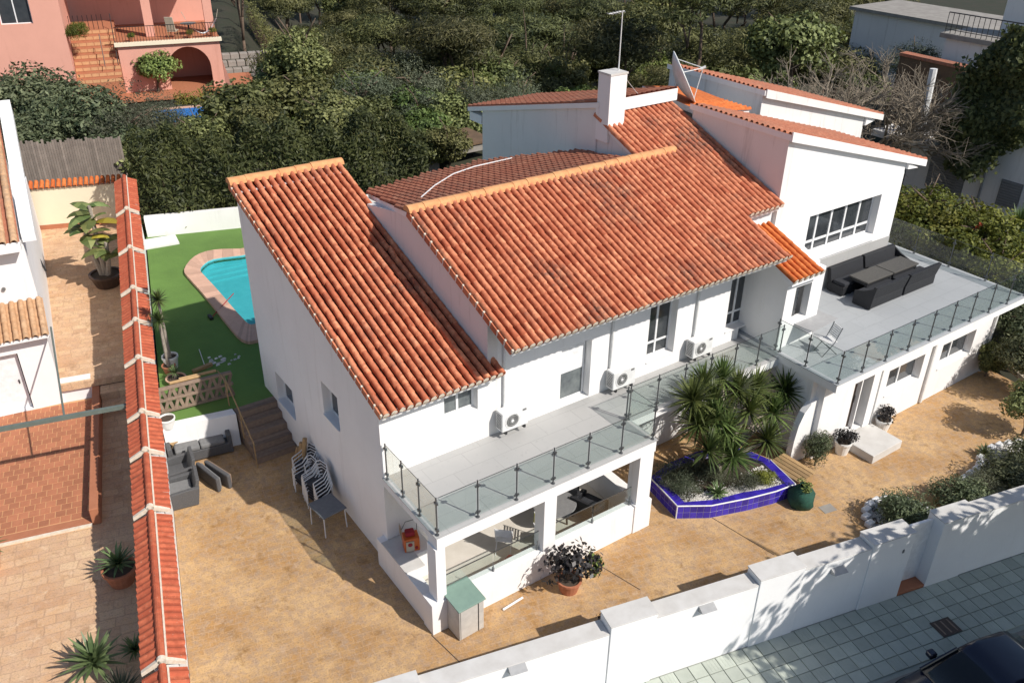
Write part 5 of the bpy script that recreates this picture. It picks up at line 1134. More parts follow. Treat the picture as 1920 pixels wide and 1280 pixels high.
CR['bush'] = [crown_mesh('crown', 'leaf_dark', 5200, 26, seed=80+k, size=.13, aspect=.32, lobe=.5, hollow=.75, spread=.7) for k in range(2)]
CR['dense'] = [crown_mesh('crown', 'leaf_green', 15000, 34, seed=90, size=.12, lobe=.5, hollow=.3)]
CR['grey'] = [crown_mesh('crown', 'leaf_grey', 6500, 18, seed=50+k, size=.07, aspect=.28) for k in range(2)]
TR = {k: trunk_mesh('trunk', 'bark', 1.0, .06, 6, 1.0, seed=k) for k in range(3)}
TRP = trunk_mesh('trunk', 'bark', 1.0, .035, 7, .5, seed=9)
def tree(name, kind, loc, cr, h, label, cat, group=None, sq=(1, 1, .85), rz=None, trunk=True):
    """crown radius cr, crown centre at height h"""
    t = thing(name, loc, random.random()*6.28 if rz is None else rz, label, cat, group)
    if trunk:
        o = link('trunk', TR[random.randrange(3)] if kind != 'pine' else TRP, M['bark'], t); o.scale = (cr*.9, cr*.9, h)
    o = link('crown', random.choice(CR[kind]), M['bark'], t); o.location = (0, 0, h); o.scale = (cr*sq[0], cr*sq[1], cr*sq[2]); return t
def gz(x, y): return ground_h(x, y)
# hedge of clipped cypress behind the garden wall
def hedge(name, a, b, th, h, m, label, n, size=.14, group=None, aspect=.3, cat='hedge', ragged=.25):
    d = b-a; L = d.length; t = thing(name, a, math.atan2(d.y, d.x), label, cat, group); r = rng; f = r.random(n)
    x = r.uniform(0, L, n); top = h+ragged*np.sin(x*1.3)+ragged*.7*np.sin(x*3.7+1)
    y = np.where(f < .5, r.normal(0, .12, n), r.uniform(0, th, n)); z = np.where(f < .5, r.uniform(0, 1, n)*top, np.where(f < .8, top+r.normal(0, .12, n), r.uniform(.2, 1, n)*top))
    y += .22*np.sin(x*2.1+z*.8)*(f < .5)
    P = np.stack([x, y, z], 1); Nn = np.where((f < .5)[:, None], np.array([[0, -1, .3]]), np.array([[0, 0, 1.]])); cl = np.sin(x*2.3)*np.cos(z*2.1+x)
    me = quads_mesh('foliage', leaf_arrays(P, Nn, size, aspect, .7), .42+.2*r.normal(0, 1, n)+.14*cl); me.materials.append(M[m]); link('foliage', me, M[m], t)
    mb = MB()
    for k in range(int(L/.8)): mb.tube((k*.8+.4, th*.5, 0), (k*.8+.4, th*.5, h*.8), .06, n=5)
    ob('stems', mb, M['bark'], t); return t
a, d, nrm = RW
hedge('hedge', a+nrm*.5+Vector((0, 0, -.1))-d*.2, a+d*13+nrm*.5, 1.6, 4.0, 'leaf_hedge', 'tall dark cypress hedge above the white garden wall by the pool', 32000, .25, ragged=.42)
def project(p):
    d = np.array(p)-CAM; z = d @ _fw; return 960+FOC*(d @ _r)/z, 640-FOC*(d @ _u)/z
def spot(p):
    x = project(p)[0]
    for lim, s in ((420, 'right behind the cypress hedge'), (520, 'between blue pool and vine fence'), (600, 'beside the vine covered fence'), (680, 'above the left roof corner'), (760, 'over the left end of the old rear roof'), (840, 'over the middle of the old rear roof'), (920, 'by the left end of the rear block'), (1000, 'over the rear block roof'), (1080, 'just left of the chimney'), (1160, 'right behind the chimney'), (1230, 'between chimney and satellite dish'), (1310, 'behind the satellite dish'), (1390, 'right of the satellite dish'), (1480, 'over the rear right tower'), (1570, 'left of the bare tree')):
        if x < lim: return s
    return 'behind the bare tree'
# ================================================================ thicket, pines and garden trees behind
k = 0
TL = {'green': 'bright green thicket shrub', 'olive': 'olive green thicket shrub', 'grey': 'greyish twiggy thicket shrub'}
for row, (y, xa, xb, h, cr) in enumerate(((29.8, 4.5, 30, 2.1, 2.1), (33.0, 7.5, 34, 2.4, 2.5), (36.8, 12.0, 37, 2.7, 2.7), (40.8, 15.5, 40, 2.9, 2.9))):
    x = xa
    while x < xb:
        kd = random.choice(('green', 'green', 'olive', 'olive', 'olive', 'grey')) if x > 9 else 'olive'
        yy = y+random.uniform(-.8, .8); c = cr*random.uniform(.82, 1.15)
        tree('shrub', kd, (x, yy, gz(x, yy)), c, h*random.uniform(.85, 1.15), TL[kd]+', '+('front', 'second', 'third', 'rear')[row]+' row, '+spot((x, yy, 3)), 'shrub', 'thicket shrubs behind the villa'); x += cr*1.45*random.uniform(.85, 1.15)
PL = 'dark pine in the hollow, '
for row, D in enumerate((56, 61, 67, 73, 80, 88, 97, 107, 118, 130)):
    az = -.235 if row < 3 else -.29; a1 = .30 if row < 2 else .40
    while az < a1:
        dd = D+random.uniform(-3, 3); x = CAM[0]+dd*math.sin(YAW+az); y = CAM[1]+dd*math.cos(YAW+az); g_ = gz(x, y); cr = random.uniform(3.0, 4.6)*(1+row*.04); rw = ('nearest', 'second', 'third', 'fourth', 'fifth', 'sixth', 'seventh', 'eighth', 'ninth', 'farthest')[row]+' row, '+spot((x, y, 1))
        if random.random() < .84: tree('pine_tree', 'pine', (x, y, g_), cr, 6.4+random.uniform(-1.6, 1.4)+row*.25, PL+rw, 'pine tree', 'pines in the hollow', sq=(1, 1, .85))
        else: tree('tree', 'olive', (x, y, g_), cr*.75, 4.2+random.uniform(-1, 1), 'olive broadleaf tree among the pines, '+rw, 'tree', 'broadleaf trees among the pines')
        az += cr*1.28/D*random.uniform(.85, 1.3)
for k, (px, py, z, cr, kd, lab) in enumerate(((40, 190, 3.6, 3.0, 'dark', 'dark evergreen tree at the left edge below the pink house'), (110, 130, 3.2, 2.3, 'dark', 'round dark tree right under the pink house window'), (150, 220, 3.4, 2.7, 'dark', 'large dark grey green tree above the plank fence'), (60, 260, 3.0, 2.2, 'dark', 'dark shrub rising behind the neighbour roof'), (235, 235, 3.2, 2.5, 'grey', 'grey green tree left of the orange tree'),
        (230, 290, 2.6, 2.0, 'dark', 'dark shrub between plank fence and cypress hedge'), (300, 225, 2.4, 1.5, 'grey', 'small silvery shrub in front of the blue pool'), (275, 300, 2.8, 1.9, 'olive', 'olive shrub at the left end of the cypress hedge'), (440, 250, 3.0, 1.7, 'olive', 'olive bush right of the blue pool'), (380, 255, 2.6, 1.4, 'olive', 'low olive bush just in front of the blue pool'), (470, 200, 3.0, 1.9, 'olive', 'yellow green bush beside the vine covered fence'), (10, 330, 2.0, 1.3, 'dark', 'dark bush hidden behind the neighbour terrace rail'))):
    p = at(px, py, z=z); g_ = gz(p.x, p.y); tree('garden_tree', kd, (p.x, p.y, g_), cr*1.25, max(.9, z-g_), lab, 'tree')
p = at(290, 125, z=3.6); tree('orange_tree', 'green', (p.x, p.y, gz(p.x, p.y)), 1.75, 1.9, 'leafy dark green orange tree in front of the pink terrace arch', 'tree')
hedge('vine_fence', at(555, 185, z=2.2), at(470, 5, z=4.0), .8, 2.0, 'leaf_olive', 'vine covered fence running uphill between pink house and pines', 5000, .2, ragged=.4)
# bare tree
def twig_tree(loc, label, R=3.0, seed=3):
    rr = random.Random(seed); t = thing('bare_tree', loc, 0, label, 'tree'); tr = MB(); br = MB()
    tr.path([(0, 0, -.3), (.1, .05, .9), (.0, .1, 1.6)], lambda q: .16*(1-.3*q), 7)
    def grow(p, d, L, r, lv):
        e = p+d*L; m_ = p.lerp(e, .5)+Vector((rr.uniform(-.1, .1), rr.uniform(-.1, .1), rr.uniform(-.05, .12)))*L; br.tube(p, m_, r, r*.8, 4, False); br.tube(m_, e, r*.8, r*.55, 4, False)
        if lv == 0: return
        for q in range(4 if lv > 1 else 5): nd = (d+Vector((rr.gauss(0, .6), rr.gauss(0, .6), rr.gauss(.05, .45)))).normalized(); grow(p.lerp(e, .35+.65*rr.random()), nd, L*rr.uniform(.55, .8), r*.55, lv-1)
    for q in range(9): a = q*.7+rr.random(); grow(Vector((0, .1, 1.5)), Vector((math.cos(a)*.9, math.sin(a)*.9, .75)).normalized(), R*.5, .07, 4)
    ob('trunk', tr, M['palebark'], t); ob('branches', br, M['twig'], t); return t
p = at(1640, 180, x=30.5); twig_tree((p.x, p.y, gz(p.x, p.y)), 'bare grey brown tree with fine tangled twigs by the right building', 3.3).scale = (1.75,)*3
p = at(1690, 120, z=4); tree('shrub', 'olive', (p.x, p.y, gz(p.x, p.y)), 2.2, 1.8, 'dry olive bush behind the bare tree', 'shrub')
# ================================================================ rosettes: yucca, agave, cycad
def rosette_mesh(name, m, n=70, L=.75, w=.05, lo=-.5, hi=1.4, droop=.25, seed=1, fold=True):
    r = random.Random(seed); V = []; T = []
    for k in range(n):
        a = k*2.39996+r.uniform(-.2, .2); el = lo+(hi-lo)*(k/n)**.8+r.uniform(-.12, .12); l = L*r.uniform(.8, 1.1); h = Vector((math.cos(a), math.sin(a), 0)); sd_ = Vector((-math.sin(a), math.cos(a), 0)); tn = min(1, max(0, .5+r.gauss(0, .25)))
        p = Vector((0, 0, 0)); e = el; pts = [p.copy()]
        for q in range(3): p = p+(h*math.cos(e)+Vector((0, 0, math.sin(e))))*(l/3); pts.append(p.copy()); e -= droop
        ws = [w*.7, w, w*.75, w*.08]
        for q in range(3): V.append([pts[q]-sd_*ws[q]/2, pts[q]+sd_*ws[q]/2, pts[q+1]+sd_*ws[q+1]/2, pts[q+1]-sd_*ws[q+1]/2]); T.append(tn+.1*q)
    me = quads_mesh(name, np.array([[tuple(p) for p in q] for q in V]), np.array(T)); me.materials.append(M[m]); return me
YR = [rosette_mesh('leaf_rosette', 'leaf_yucca', 130, .66, .05, -.8, 1.45, .07, k) for k in range(3)]
AG = [rosette_mesh('leaf_rosette', 'leaf_agave', 46, .75, .10, -.05, 1.35, .16, 5+k) for k in range(2)]
CY = [rosette_mesh('leaf_rosette', 'leaf_agave', 44, .62, .085, .0, 1.3, .22, 8)]
GRS = rosette_mesh('leaf_rosette', 'leaf_grey', 110, .7, .035, -.1, 1.4, .15, 12)
yt = thing('yucca', ctr+Vector((.1, .35, ZP_-.1)), 0, 'big yucca with many spiky rosettes in the blue planter', 'yucca'); tr = MB()
for k, (px, py, dx, dy) in enumerate(((1328, 760, 0, .2), (1352, 815, 0, -.5), (1300, 800, -.3, 0), (1375, 735, .1, .6), (1462, 738, .5, .3), (1428, 830, .3, -.7), (1318, 850, -.1, -.8), (1395, 775, .1, 0), (1345, 715, .2, .9), (1405, 735, .4, .7), (1290, 755, -.4, .4), (1365, 860, .2, -.9), (1440, 780, .5, 0), (1310, 725, -.2, .8), (1335, 790, 0, -.2))):
    b = Vector(yt.location); p = at(px, py, y=b.y+dy*.9)-b; p.x += .22; o = link('leaf_rosette', YR[k % 3], M['bark'], yt); o.location = p; o.scale = (random.uniform(1.1, 1.28),)*3; o.rotation_euler = (random.uniform(-.35, .35), random.uniform(-.35, .35), k)
    tr.path([(dx*.3, dy*.2, 0), (p.x*.25, p.y*.3, p.z*.45), (p.x*.7, p.y*.7, p.z*.8), p], lambda t: .085-.03*t, 7)
ob('trunk', tr, M['palebark'], yt)
def plant(name, me, loc, s, label, cat, group=None, stem=0, pot=None):
    t = thing(name, loc, random.random()*6, label, cat, group); o = link('leaf_rosette', me, M['bark'], t); o.location = (0, 0, stem); o.scale = (s,)*3
    if stem: mb = MB(); mb.tube((0, 0, -.05), (0, 0, stem), .06, .045, n=7); ob('stem', mb, M['palebark'], t)
    return t
def pot(loc, r, h, m, label, lab2=None, group=None):
    t = thing('plant_pot', loc, 0, label, 'pot', group); mb = MB(); mb.lathe([(r*.72, 0), (r*.95, h*.75), (r*1.05, h*.86), (r*1.05, h), (r*.9, h), (r*.88, h*.86), (.01, h*.85)], n=18); ob('shell', mb, M[m], t, smooth=False)
    mb = MB(); mb.tube((0, 0, h*.86), (0, 0, h*.88), r*.87, n=16); ob('soil', mb, M['soil'], t); return t
p = at(1345, 925, z=ZP_); plant('agave', AG[0], p, .55, 'small green spiky plant at the front of the blue planter', 'agave')
for k, (px, py, s) in enumerate(((1262, 905, 1.5), (1395, 908, 1.1), (1305, 890, 1.3), (1432, 900, .8), (1285, 925, 1.0), (1350, 895, 1.2))):
    p = at(px, py, z=ZP_-.05); t = thing('lavender', p, k, ['grey bushy lavender at the left end of the blue planter', 'dry brown low bush right of the planter agave', 'dark low bush behind the lavender in the planter', 'small yellowish bush at the right end of the planter', 'low grey tuft by the front left corner of the planter', 'dark bush at the foot of the yucca trunk'][k], 'plant'); o = link('foliage', CR['grey' if k != 3 else 'lime'][0], M['bark'], t); o.scale = (.5*s, .5*s, .38*s); o.location = (0, 0, .2*s)
# pots and shrubs in the court
def bushy(name, kind, loc, cr, h, label, cat, group=None, sq=(1, 1, .8)): return tree(name, kind, loc, cr, h, label, cat, group, sq)
CR['black'] = [crown_mesh('crown', 'leaf_black', 700, 12, seed=61, size=.2, aspect=.6, lobe=.42)]
CR['mix'] = [crown_mesh('crown', 'leaf_green', 200, 8, seed=62, size=.28, aspect=.6)]
p = at(1066, 1105, z=0); pot(p, .32, .4, 'terrapot', 'terracotta pot in front of the porch parapet'); t = thing('money_tree', p+Vector((0, 0, .38)), 0, 'dark leaved succulent bush in a terracotta pot by the porch parapet', 'plant')
o = link('crown', CR['black'][0], M['bark'], t); o.location = (0, 0, .62); o.scale = (.8, .72, .66); o = link('side_shoot', CR['mix'][0], M['bark'], t); o.location = (.5, -.3, .5); o.scale = (.38, .3, .42)
mb = MB(); mb.tube((0, 0, 0), (0, 0, .5), .05, .03, n=6); ob('trunk', mb, M['bark'], t)
for k, (px, py, lab) in enumerate(((1577, 848, 'left of the entrance step'), (1652, 806, 'right of the entrance step'))):
    p = at(px, py, z=0); pot(p, .26, .46, 'whitepot', 'white round pot '+lab, group='white pots by the entrance'); t = thing('potted_plant', p+Vector((0, 0, .4)), k, 'purple black leaved plant in the white pot '+lab, 'plant', 'dark plants by the entrance'); o = link('crown', CR['black'][0], M['bark'], t); o.location = (0, 0, .28); o.scale = (.42, .40, .34)
    mb = MB(); mb.tube((0, 0, 0), (0, 0, .3), .03, n=5); ob('stem', mb, M['bark'], t)
bushy('shrub', 'bush', at(1528, 872, z=0), .55, .72, 'tall dark green shrub before the white wing wall of the entrance', 'shrub', sq=(.8, .8, 1.35))
bushy('shrub', 'olive', at(1848, 705, z=0), .62, .85, 'rounded green shrub at the far end of the garage wall', 'shrub', sq=(1.1, 1.1, 1.5))
bushy('rosemary_bush', 'bush', at(1690, 985, z=0), .92, .45, 'round dark bush in a white edged bed close to the street wall', 'shrub', sq=(1, 1, .85))
for k, (px, py, cr, lab) in enumerate(((1792, 950, .85, 'dark grey green bush next to the round bed behind the fourth pier'), (1838, 930, .85, 'silvery topped bush in the middle of the street wall border'), (1890, 915, 1.05, 'dark bush in the border at the right image edge'), (1925, 880, .9, 'green bush behind the white gravel at the right image edge'))):
    bushy('border_bush', 'bush' if k != 1 else 'grey', at(px, py, z=0), cr, .5, lab, 'shrub', 'bushes along the street wall border', sq=(1, 1, .75))
for k, (px, py, cr, kd, lab) in enumerate(((1915, 790, 1.15, 'olive', 'loose olive shrub at the right edge of the court'), (1925, 720, 1.5, 'dark', 'tall dark shrub at the right edge beyond the gravel bed'), (1905, 665, 1.7, 'dark', 'dense dark tree under the end of the big terrace'), (1945, 640, 2.2, 'dark', 'dark tree just outside the terrace corner'))):
    bushy('shrub', kd, at(px, py+25, z=0), cr, cr*1.1, lab, 'shrub')
plant('dracaena', CY[0], at(1845, 850, z=.1), .6, 'small yellow green spiky plant on the pale gravel', 'plant')
bushy('shrub', 'dark', S2W(8.75, -1.75, 0), .38, .55, 'little dark bush behind the third pier of the street wall', 'shrub')
bushy('shrub', 'black', S2W(3.9, -1.75, 0), .35, .62, 'low dark twiggy plant behind the second pier', 'shrub')
# gravel beds with white edging
def bed(pts, label, m='pebble'):
    t = thing('gravel_bed', pts[0], 0, label, 'flower bed'); O = Vector(pts[0]); mb = MB(); mb.prism([p-O for p in pts], (0, 0, .06)); ob('gravel', mb, M[m], t)
    mb = MB()
    for k in range(len(pts)):
        a, b = pts[k]-O, pts[(k+1) % len(pts)]-O; n = max(1, int((b-a).length/.3))
        for q in range(n): c = a.lerp(b, (q+.5)/n); mb.rbox((c.x-.14, c.y-.1, 0), (c.x+.14, c.y+.1, .16), .04, tint=random.random())
    ob('edging_stones', mb, M['pvc'], t, kind='stuff')
    mb = MB(); c0 = sum([p-O for p in pts], Vector())/len(pts)
    for k in range(1500):
        i = random.randrange(len(pts)); p = (pts[i]-O).lerp(pts[(i+1) % len(pts)]-O, random.random()).lerp(c0, 1-math.sqrt(random.random())); r = random.uniform(.02, .05)
        mb.add([p+Vector((x*r, y*r, .055+z*r)) for x, y, z in ((1, .2, 0), (0, 1, 0), (-1, 0, 0), (0, -1, 0), (0, 0, .9))], [(0, 1, 4), (1, 2, 4), (2, 3, 4), (3, 0, 4)], random.random())
    ob('pebbles', mb, M['pebble'], t, kind='stuff')
bed([at(*q, z=0) for q in ((1800, 905), (1812, 895), (1836, 878), (1838, 855), (1850, 845), (1880, 835), (1935, 830), (1960, 880), (1880, 905))], 'pale gravel bed with rounded white edging at the right of the court')
bed([at(1690, 980, z=0)+Vector((1.02*math.cos(a), 1.02*math.sin(a), 0)) for a in [k*math.pi/5 for k in range(10)]], 'round gravel bed with white edging under the dark bush', 'soil')
mb = MB(); pts = [at(*q, z=0) for q in ((1878, 668), (1890, 695), (1920, 720), (1950, 735))]
mb.path([p+Vector((0, 0, .15)) for p in pts], .12, 6); ob('kerb_stones', mb, M['wickercream'], label='pale curved kerb of the planting at the right edge', cat='kerb')
# neighbour plants
p = S2W(-7.0, 4.6, 0); pot(p, .42, .5, 'terrapot', 'wide terracotta pot against the tiled boundary wall'); plant('cycad', AG[1], p+Vector((0, 0, .6)), .78, 'green cycad in the wide terracotta pot by the boundary wall', 'cycad')
plant('agave', AG[0], S2W(-7.55, 1.6, .35), 1.05, 'large yellow green agave on the pale patio', 'agave', stem=.1)
plant('yucca_grass', GRS, S2W(-7.0, .55, .3), .95, 'grey blue spiky grass at the bottom edge by the boundary wall', 'plant'); plant('agave', AG[1], S2W(-6.75, 2.0, .1), .55, 'small dark agave in the shade behind the large one', 'agave')
p = S2W(-10.3, 6.3, 0); pot(p, .4, .55, 'terrapot', 'terracotta pot at the left image edge'); plant('palm', AG[1], p+Vector((0, 0, .75)), .9, 'green spiky palm at the left image edge', 'palm')
# banana in a pot
BN = MB()
def banana(loc):
    t = thing('banana_plant', loc, 0, 'tall ragged banana plant in a dark pot on the neighbour path', 'banana plant'); st_ = MB(); r = random.Random(4)
    for k, (x, y, h) in enumerate(((0, 0, 3.0), (-.35, .2, 2.3), (.25, -.3, 1.5))):
        st_.path([(x*.3, y*.3, 0), (x*.8, y*.8, h*.5), (x, y, h)], lambda q: .12-.05*q, 7, tint=.6)
        for j in range(8):
            a = j*.8+r.random(); el = r.uniform(.1, 1.1); l = r.uniform(.8, 1.3); hd = Vector((math.cos(a), math.sin(a), 0)); sd_ = Vector((-math.sin(a), math.cos(a), 0)); p = Vector((x, y, h-.1*j)); pts = [p.copy()]; e = el
            for q in range(5): p = p+(hd*math.cos(e)+Vector((0, 0, math.sin(e))))*l/5; pts.append(p.copy()); e -= .3
            ws = [.04, .22, .30, .26, .15, .02]; lb = MB()
            for q in range(5): lb.add([pts[q], pts[q]+sd_*ws[q]-Vector((0, 0, ws[q]*.25)), pts[q+1]+sd_*ws[q+1]-Vector((0, 0, ws[q+1]*.25)), pts[q+1]], [(0, 1, 2, 3)], r.random()); lb.add([pts[q+1], pts[q+1]-sd_*ws[q+1]-Vector((0, 0, ws[q+1]*.25)), pts[q]-sd_*ws[q]-Vector((0, 0, ws[q]*.25)), pts[q]], [(0, 1, 2, 3)], r.random())
            ob('leaf', lb, M['leaf_yellow'] if (j == 7 and k < 2) else M['leaf_banana'], t)
    ob('stem', st_, M['palebark'], t)
p = S2W(-7.2, 21.6, .8); pot(p, .62, .55, 'doorwood', 'large dark round pot holding the banana plant'); banana(p+Vector((0, 0, .45)))
# lawn plants in pots by the boundary wall
for k, (px, py, h, s, lab, pm) in enumerate(((323, 690, 2.2, .62, 'tall stemmed dracaena in shade on the lawn', 'whitepot'), (312, 700, 1.75, .60, 'pale yellow green dracaena on a thin trunk by the boundary wall', 'terrapot'), (318, 722, .25, .5, 'low spiky plant in a pink bowl by the boundary wall', 'coping'))):
    p = at(px, py, z=ZL); p = p+Vector((.12*k, 0, 0)); pot(p, (.26, .22, .32)[k], (.5, .3, .22)[k], pm, 'plant pot of the '+lab, group='pots on the lawn'); plant('dracaena', (YR[0], YR[1], CY[0])[k], p+Vector((0, 0, (.4, .25, .15)[k])), s, lab, 'dracaena', stem=h)
p = at(316, 800, z=ZL); pot(p, .24, .34, 'whitepot', 'white empty bowl on the retaining wall')
# citrus tree beyond the big terrace, palm, dark climbers
for k, (px, py, z, cr, lab) in enumerate(((1755, 415, 3.2, 2.4, 'yellow green citrus tree just beyond the big terrace, left half'), (1840, 440, 3.2, 2.4, 'citrus tree with a few red fruits beyond the big terrace'), (1870, 500, 2.6, 1.5, 'lower citrus bush at the far corner of the big terrace'), (1800, 470, 2.2, 1.5, 'citrus bush right behind the end posts of the railing'), (1725, 395, 3.6, 2.0, 'yellow green citrus tree touching the tower corner'), (1850, 470, 2.4, 1.9, 'full citrus crown at the outer end of the row by the railing'))):
    p = at(px, py, z=z); g_ = 0.4; tree('citrus_tree', 'lime', (p.x, p.y, g_), cr, z-g_, lab, 'citrus tree', 'citrus trees beyond the terrace')
p = at(1838, 425, z=3.8); q = thing('red_fruit', p, 0, 'cluster of red fruits in the citrus tree', 'fruit')
me = crown_mesh('fruit', 'flower_red', 60, 4, seed=77, size=.22, aspect=.8, lobe=.4); o = link('fruit', me, M['flower_red'], q); o.scale = (.3, .3, .3)
p = at(1905, 440, z=2.6); plant('palm', YR[2], p, 1.7, 'dark palm against the grey neighbouring wall', 'palm', stem=.2)
# ================================================================ buildings on the right
XRt = 33.0
rb = thing('grey_building', (XRt, 6, 1.2), 0, 'shaded grey neighbouring building with louvred shutters behind the citrus tree', 'building'); O = Vector((XRt, 6, 1.2))
mb = MB(); P_ = lambda px, py: at(px, py, x=XRt)-O
mb.box((0, -9, -1.5), (.4, 3.6, 3.9)); mb.box((0, -9, 3.9), (.4, .2, 5.2)); mb.box((-.0, 3.6, -1.5), (5, 3.9, 3.0)); ob('wall', mb, M['grey_wall'], rb)
for (c, lab) in ((((1750, 285), (1795, 300), (1745, 350), (1790, 365)), 0), (((1778, 300), (1805, 308), (1775, 362), (1800, 370)), 0), (((1880, 335), (1915, 352), (1870, 380), (1905, 395)), 0)):
    Q = [P_(*q) for q in c]; y0, y1 = min(q.y for q in Q), max(q.y for q in Q); z0, z1 = min(q.z for q in Q), max(q.z for q in Q)
    mb = MB(); mb.box((-.05, y0, z0), (-.002, y1, z1)); sh = ob('shutter', mb, M['acg'], rb); n = max(3, int((z1-z0)/.12))
    for k in range(n): mb = MB(); mb.box((-.09, y0+.05, z0+k*(z1-z0)/n+.02), (-.052, y1-.05, z0+(k+.62)*(z1-z0)/n+.02)); ob('slat', mb, M['shutter'], sh)
mb = MB(); a = P_(1855, 300); b = P_(1830, 380); mb.tube((-.06, a.y, 4.5), (-.06, a.y, -.8), .05, n=6); ob('downpipe', mb, M['shutter'], rb)
mb = MB(); a = P_(1690, 235); b = P_(1765, 262); mb.box((-1.6, b.y-.3, a.z-.35), (.0, a.y+.5, a.z-.05)); ob('balcony', mb, M['white_old'], rb)
mb = MB()
for k in range(18): mb.tube((-1.55, b.y-.25+k*(a.y-b.y+.7)/17, a.z-.05), (-1.55, b.y-.25+k*(a.y-b.y+.7)/17, a.z+.95), .015, n=4)
mb.tube((-1.55, b.y-.25, a.z+.95), (-1.55, a.y+.45, a.z+.95), .025, n=5); ob('railing', mb, M['black'], rb)
mb = MB(); q = P_(1748, 205); mb.tube((-.5, q.y, q.z-1.6), (-.45, q.y+.15, q.z+1.9), .17, n=8); ob('chimney_pipe', mb, M['acw'], rb)
# rusty stone wall and white terrace house uphill
X2 = 37.0
ub = thing('hill_house', (X2, 10, 2), 0, 'white house uphill with a railed balcony at the top right corner', 'house'); O = Vector((X2, 10, 2)); P_ = lambda px, py: at(px, py, x=X2)-O
a = P_(1775, 70); b = P_(1925, 120); z_ = P_(1800, 75).z
mb = MB(); mb.box((0, -9, -3), (4, a.y, z_)); ob('wall', mb, M['grey_wall'], ub); mb = MB(); mb.box((-.25, -9, z_), (4, a.y+.25, z_+.22)); ob('balcony', mb, M['concrete'], ub)  # grey wall and balcony colours stand in for shade on this white house
mb = MB(); n = 40
for k in range(n): y = a.y+.1-k*(a.y+9)/n; mb.tube((-.1, y, z_+.22), (-.1, y, z_+1.2), .018, n=4)
mb.tube((-.1, a.y+.1, z_+1.2), (-.1, -9, z_+1.2), .03, n=5); mb.tube((-.1, a.y+.1, z_+.4), (-.1, -9, z_+.4), .02, n=5); ob('railing', mb, M['black'], ub)
mb = MB(); mb.box((2.6, -9, z_+.22), (3.0, a.y-1.2, z_+3.6)); ob('upper_wall', mb, M['white_old'], ub); mb = MB(); mb.box((2.5, -3.2, z_+.3), (2.599, -.9, z_+2.5)); ob('door', mb, M['doorwood'], ub)
a = at(1700, 5, x=46); gw = thing('grey_house', (46, a.y, 4), 0, 'plain grey rendered house behind the bare tree at the top edge', 'house'); mb = MB(); mb.box((0, -8, -4), (5, 3.5, 3.4)); ob('wall', mb, M['grey_wall'], gw); mb = MB(); mb.box((-.3, -8, 3.4), (5, 3.8, 3.6)); ob('roof_edge', mb, M['concrete'], gw)
a = at(1690, 128, x=35.5); b = at(1800, 128, x=35.5); sw2 = thing('stone_wall', (35.5, 11, 1), 0, 'rust brown retaining wall with a tiled top left of the white pipe', 'wall'); q0 = at(1688, 104, x=35.5); q1 = at(1805, 130, x=35.5)
mb = MB(); mb.prism([(0, q0.y-11, -1), (0, q1.y-11, -1), (0, q1.y-11, q1.z-1), (0, q0.y-11, q0.z-1)], (.4, 0, 0)); ob('wall', mb, M['rust'], sw2); mb = MB(); mb.prism([(-.1, q0.y-11, q0.z-1), (-.1, q1.y-11, q1.z-1), (-.1, q1.y-11, q1.z-.85), (-.1, q0.y-11, q0.z-.85)], (.6, 0, 0)); ob('coping', mb, M['tile_old'], sw2)
# ivy mass on the right
def ivy(name, pts, x, n, label, m='leaf_ivy', size=.24, depth=1.2):
    r = rng; t = thing(name, pts[0], 0, label, 'ivy'); O = np.array(pts[0]); P = []
    poly = [(p.y, p.z) for p in pts]; ys_ = [p[0] for p in poly]; zs_ = [p[1] for p in poly]
    def inside(y, z):
        c = False
        for i in range(len(poly)):
            a, b = poly[i], poly[(i+1) % len(poly)]
            if (a[1] > z) != (b[1] > z) and y < (b[0]-a[0])*(z-a[1])/(b[1]-a[1])+a[0]: c = not c
        return c
    while len(P) < n:
        y, z = r.uniform(min(ys_), max(ys_)), r.uniform(min(zs_), max(zs_))
        if inside(y+r.normal(0, .2), z+r.normal(0, .2)): P.append((x-.15-depth*.5*(1+math.sin(y*1.3+z*.8)*math.cos(z*1.7-y*.6))-abs(r.normal(0, .15)), y, z))
    P = np.array(P)-O; me = quads_mesh('foliage', leaf_arrays(P, np.array([[-1, -.1, .5]]*n), size, .6, .7), .4+.28*r.normal(0, 1, n)); me.materials.append(M[m]); link('foliage', me, M[m], t)
    mb = MB(); mb.path([(x-.1-O[0], 0, -.5), (x-.1-O[0], -1.5, .8), (x-.1-O[0], -3, 1.0)], .05, 5); ob('stem', mb, M['bark'], t)
ivy('ivy', [at(*q, x=32.9) for q in ((1930, 45), (1880, 85), (1835, 135), (1800, 190), (1772, 230), (1775, 270), (1800, 300), (1840, 325), (1862, 318), (1880, 285), (1910, 262), (1960, 250), (1960, 60))], 32.9, 12000, 'dark hanging ivy covering the upper right building')
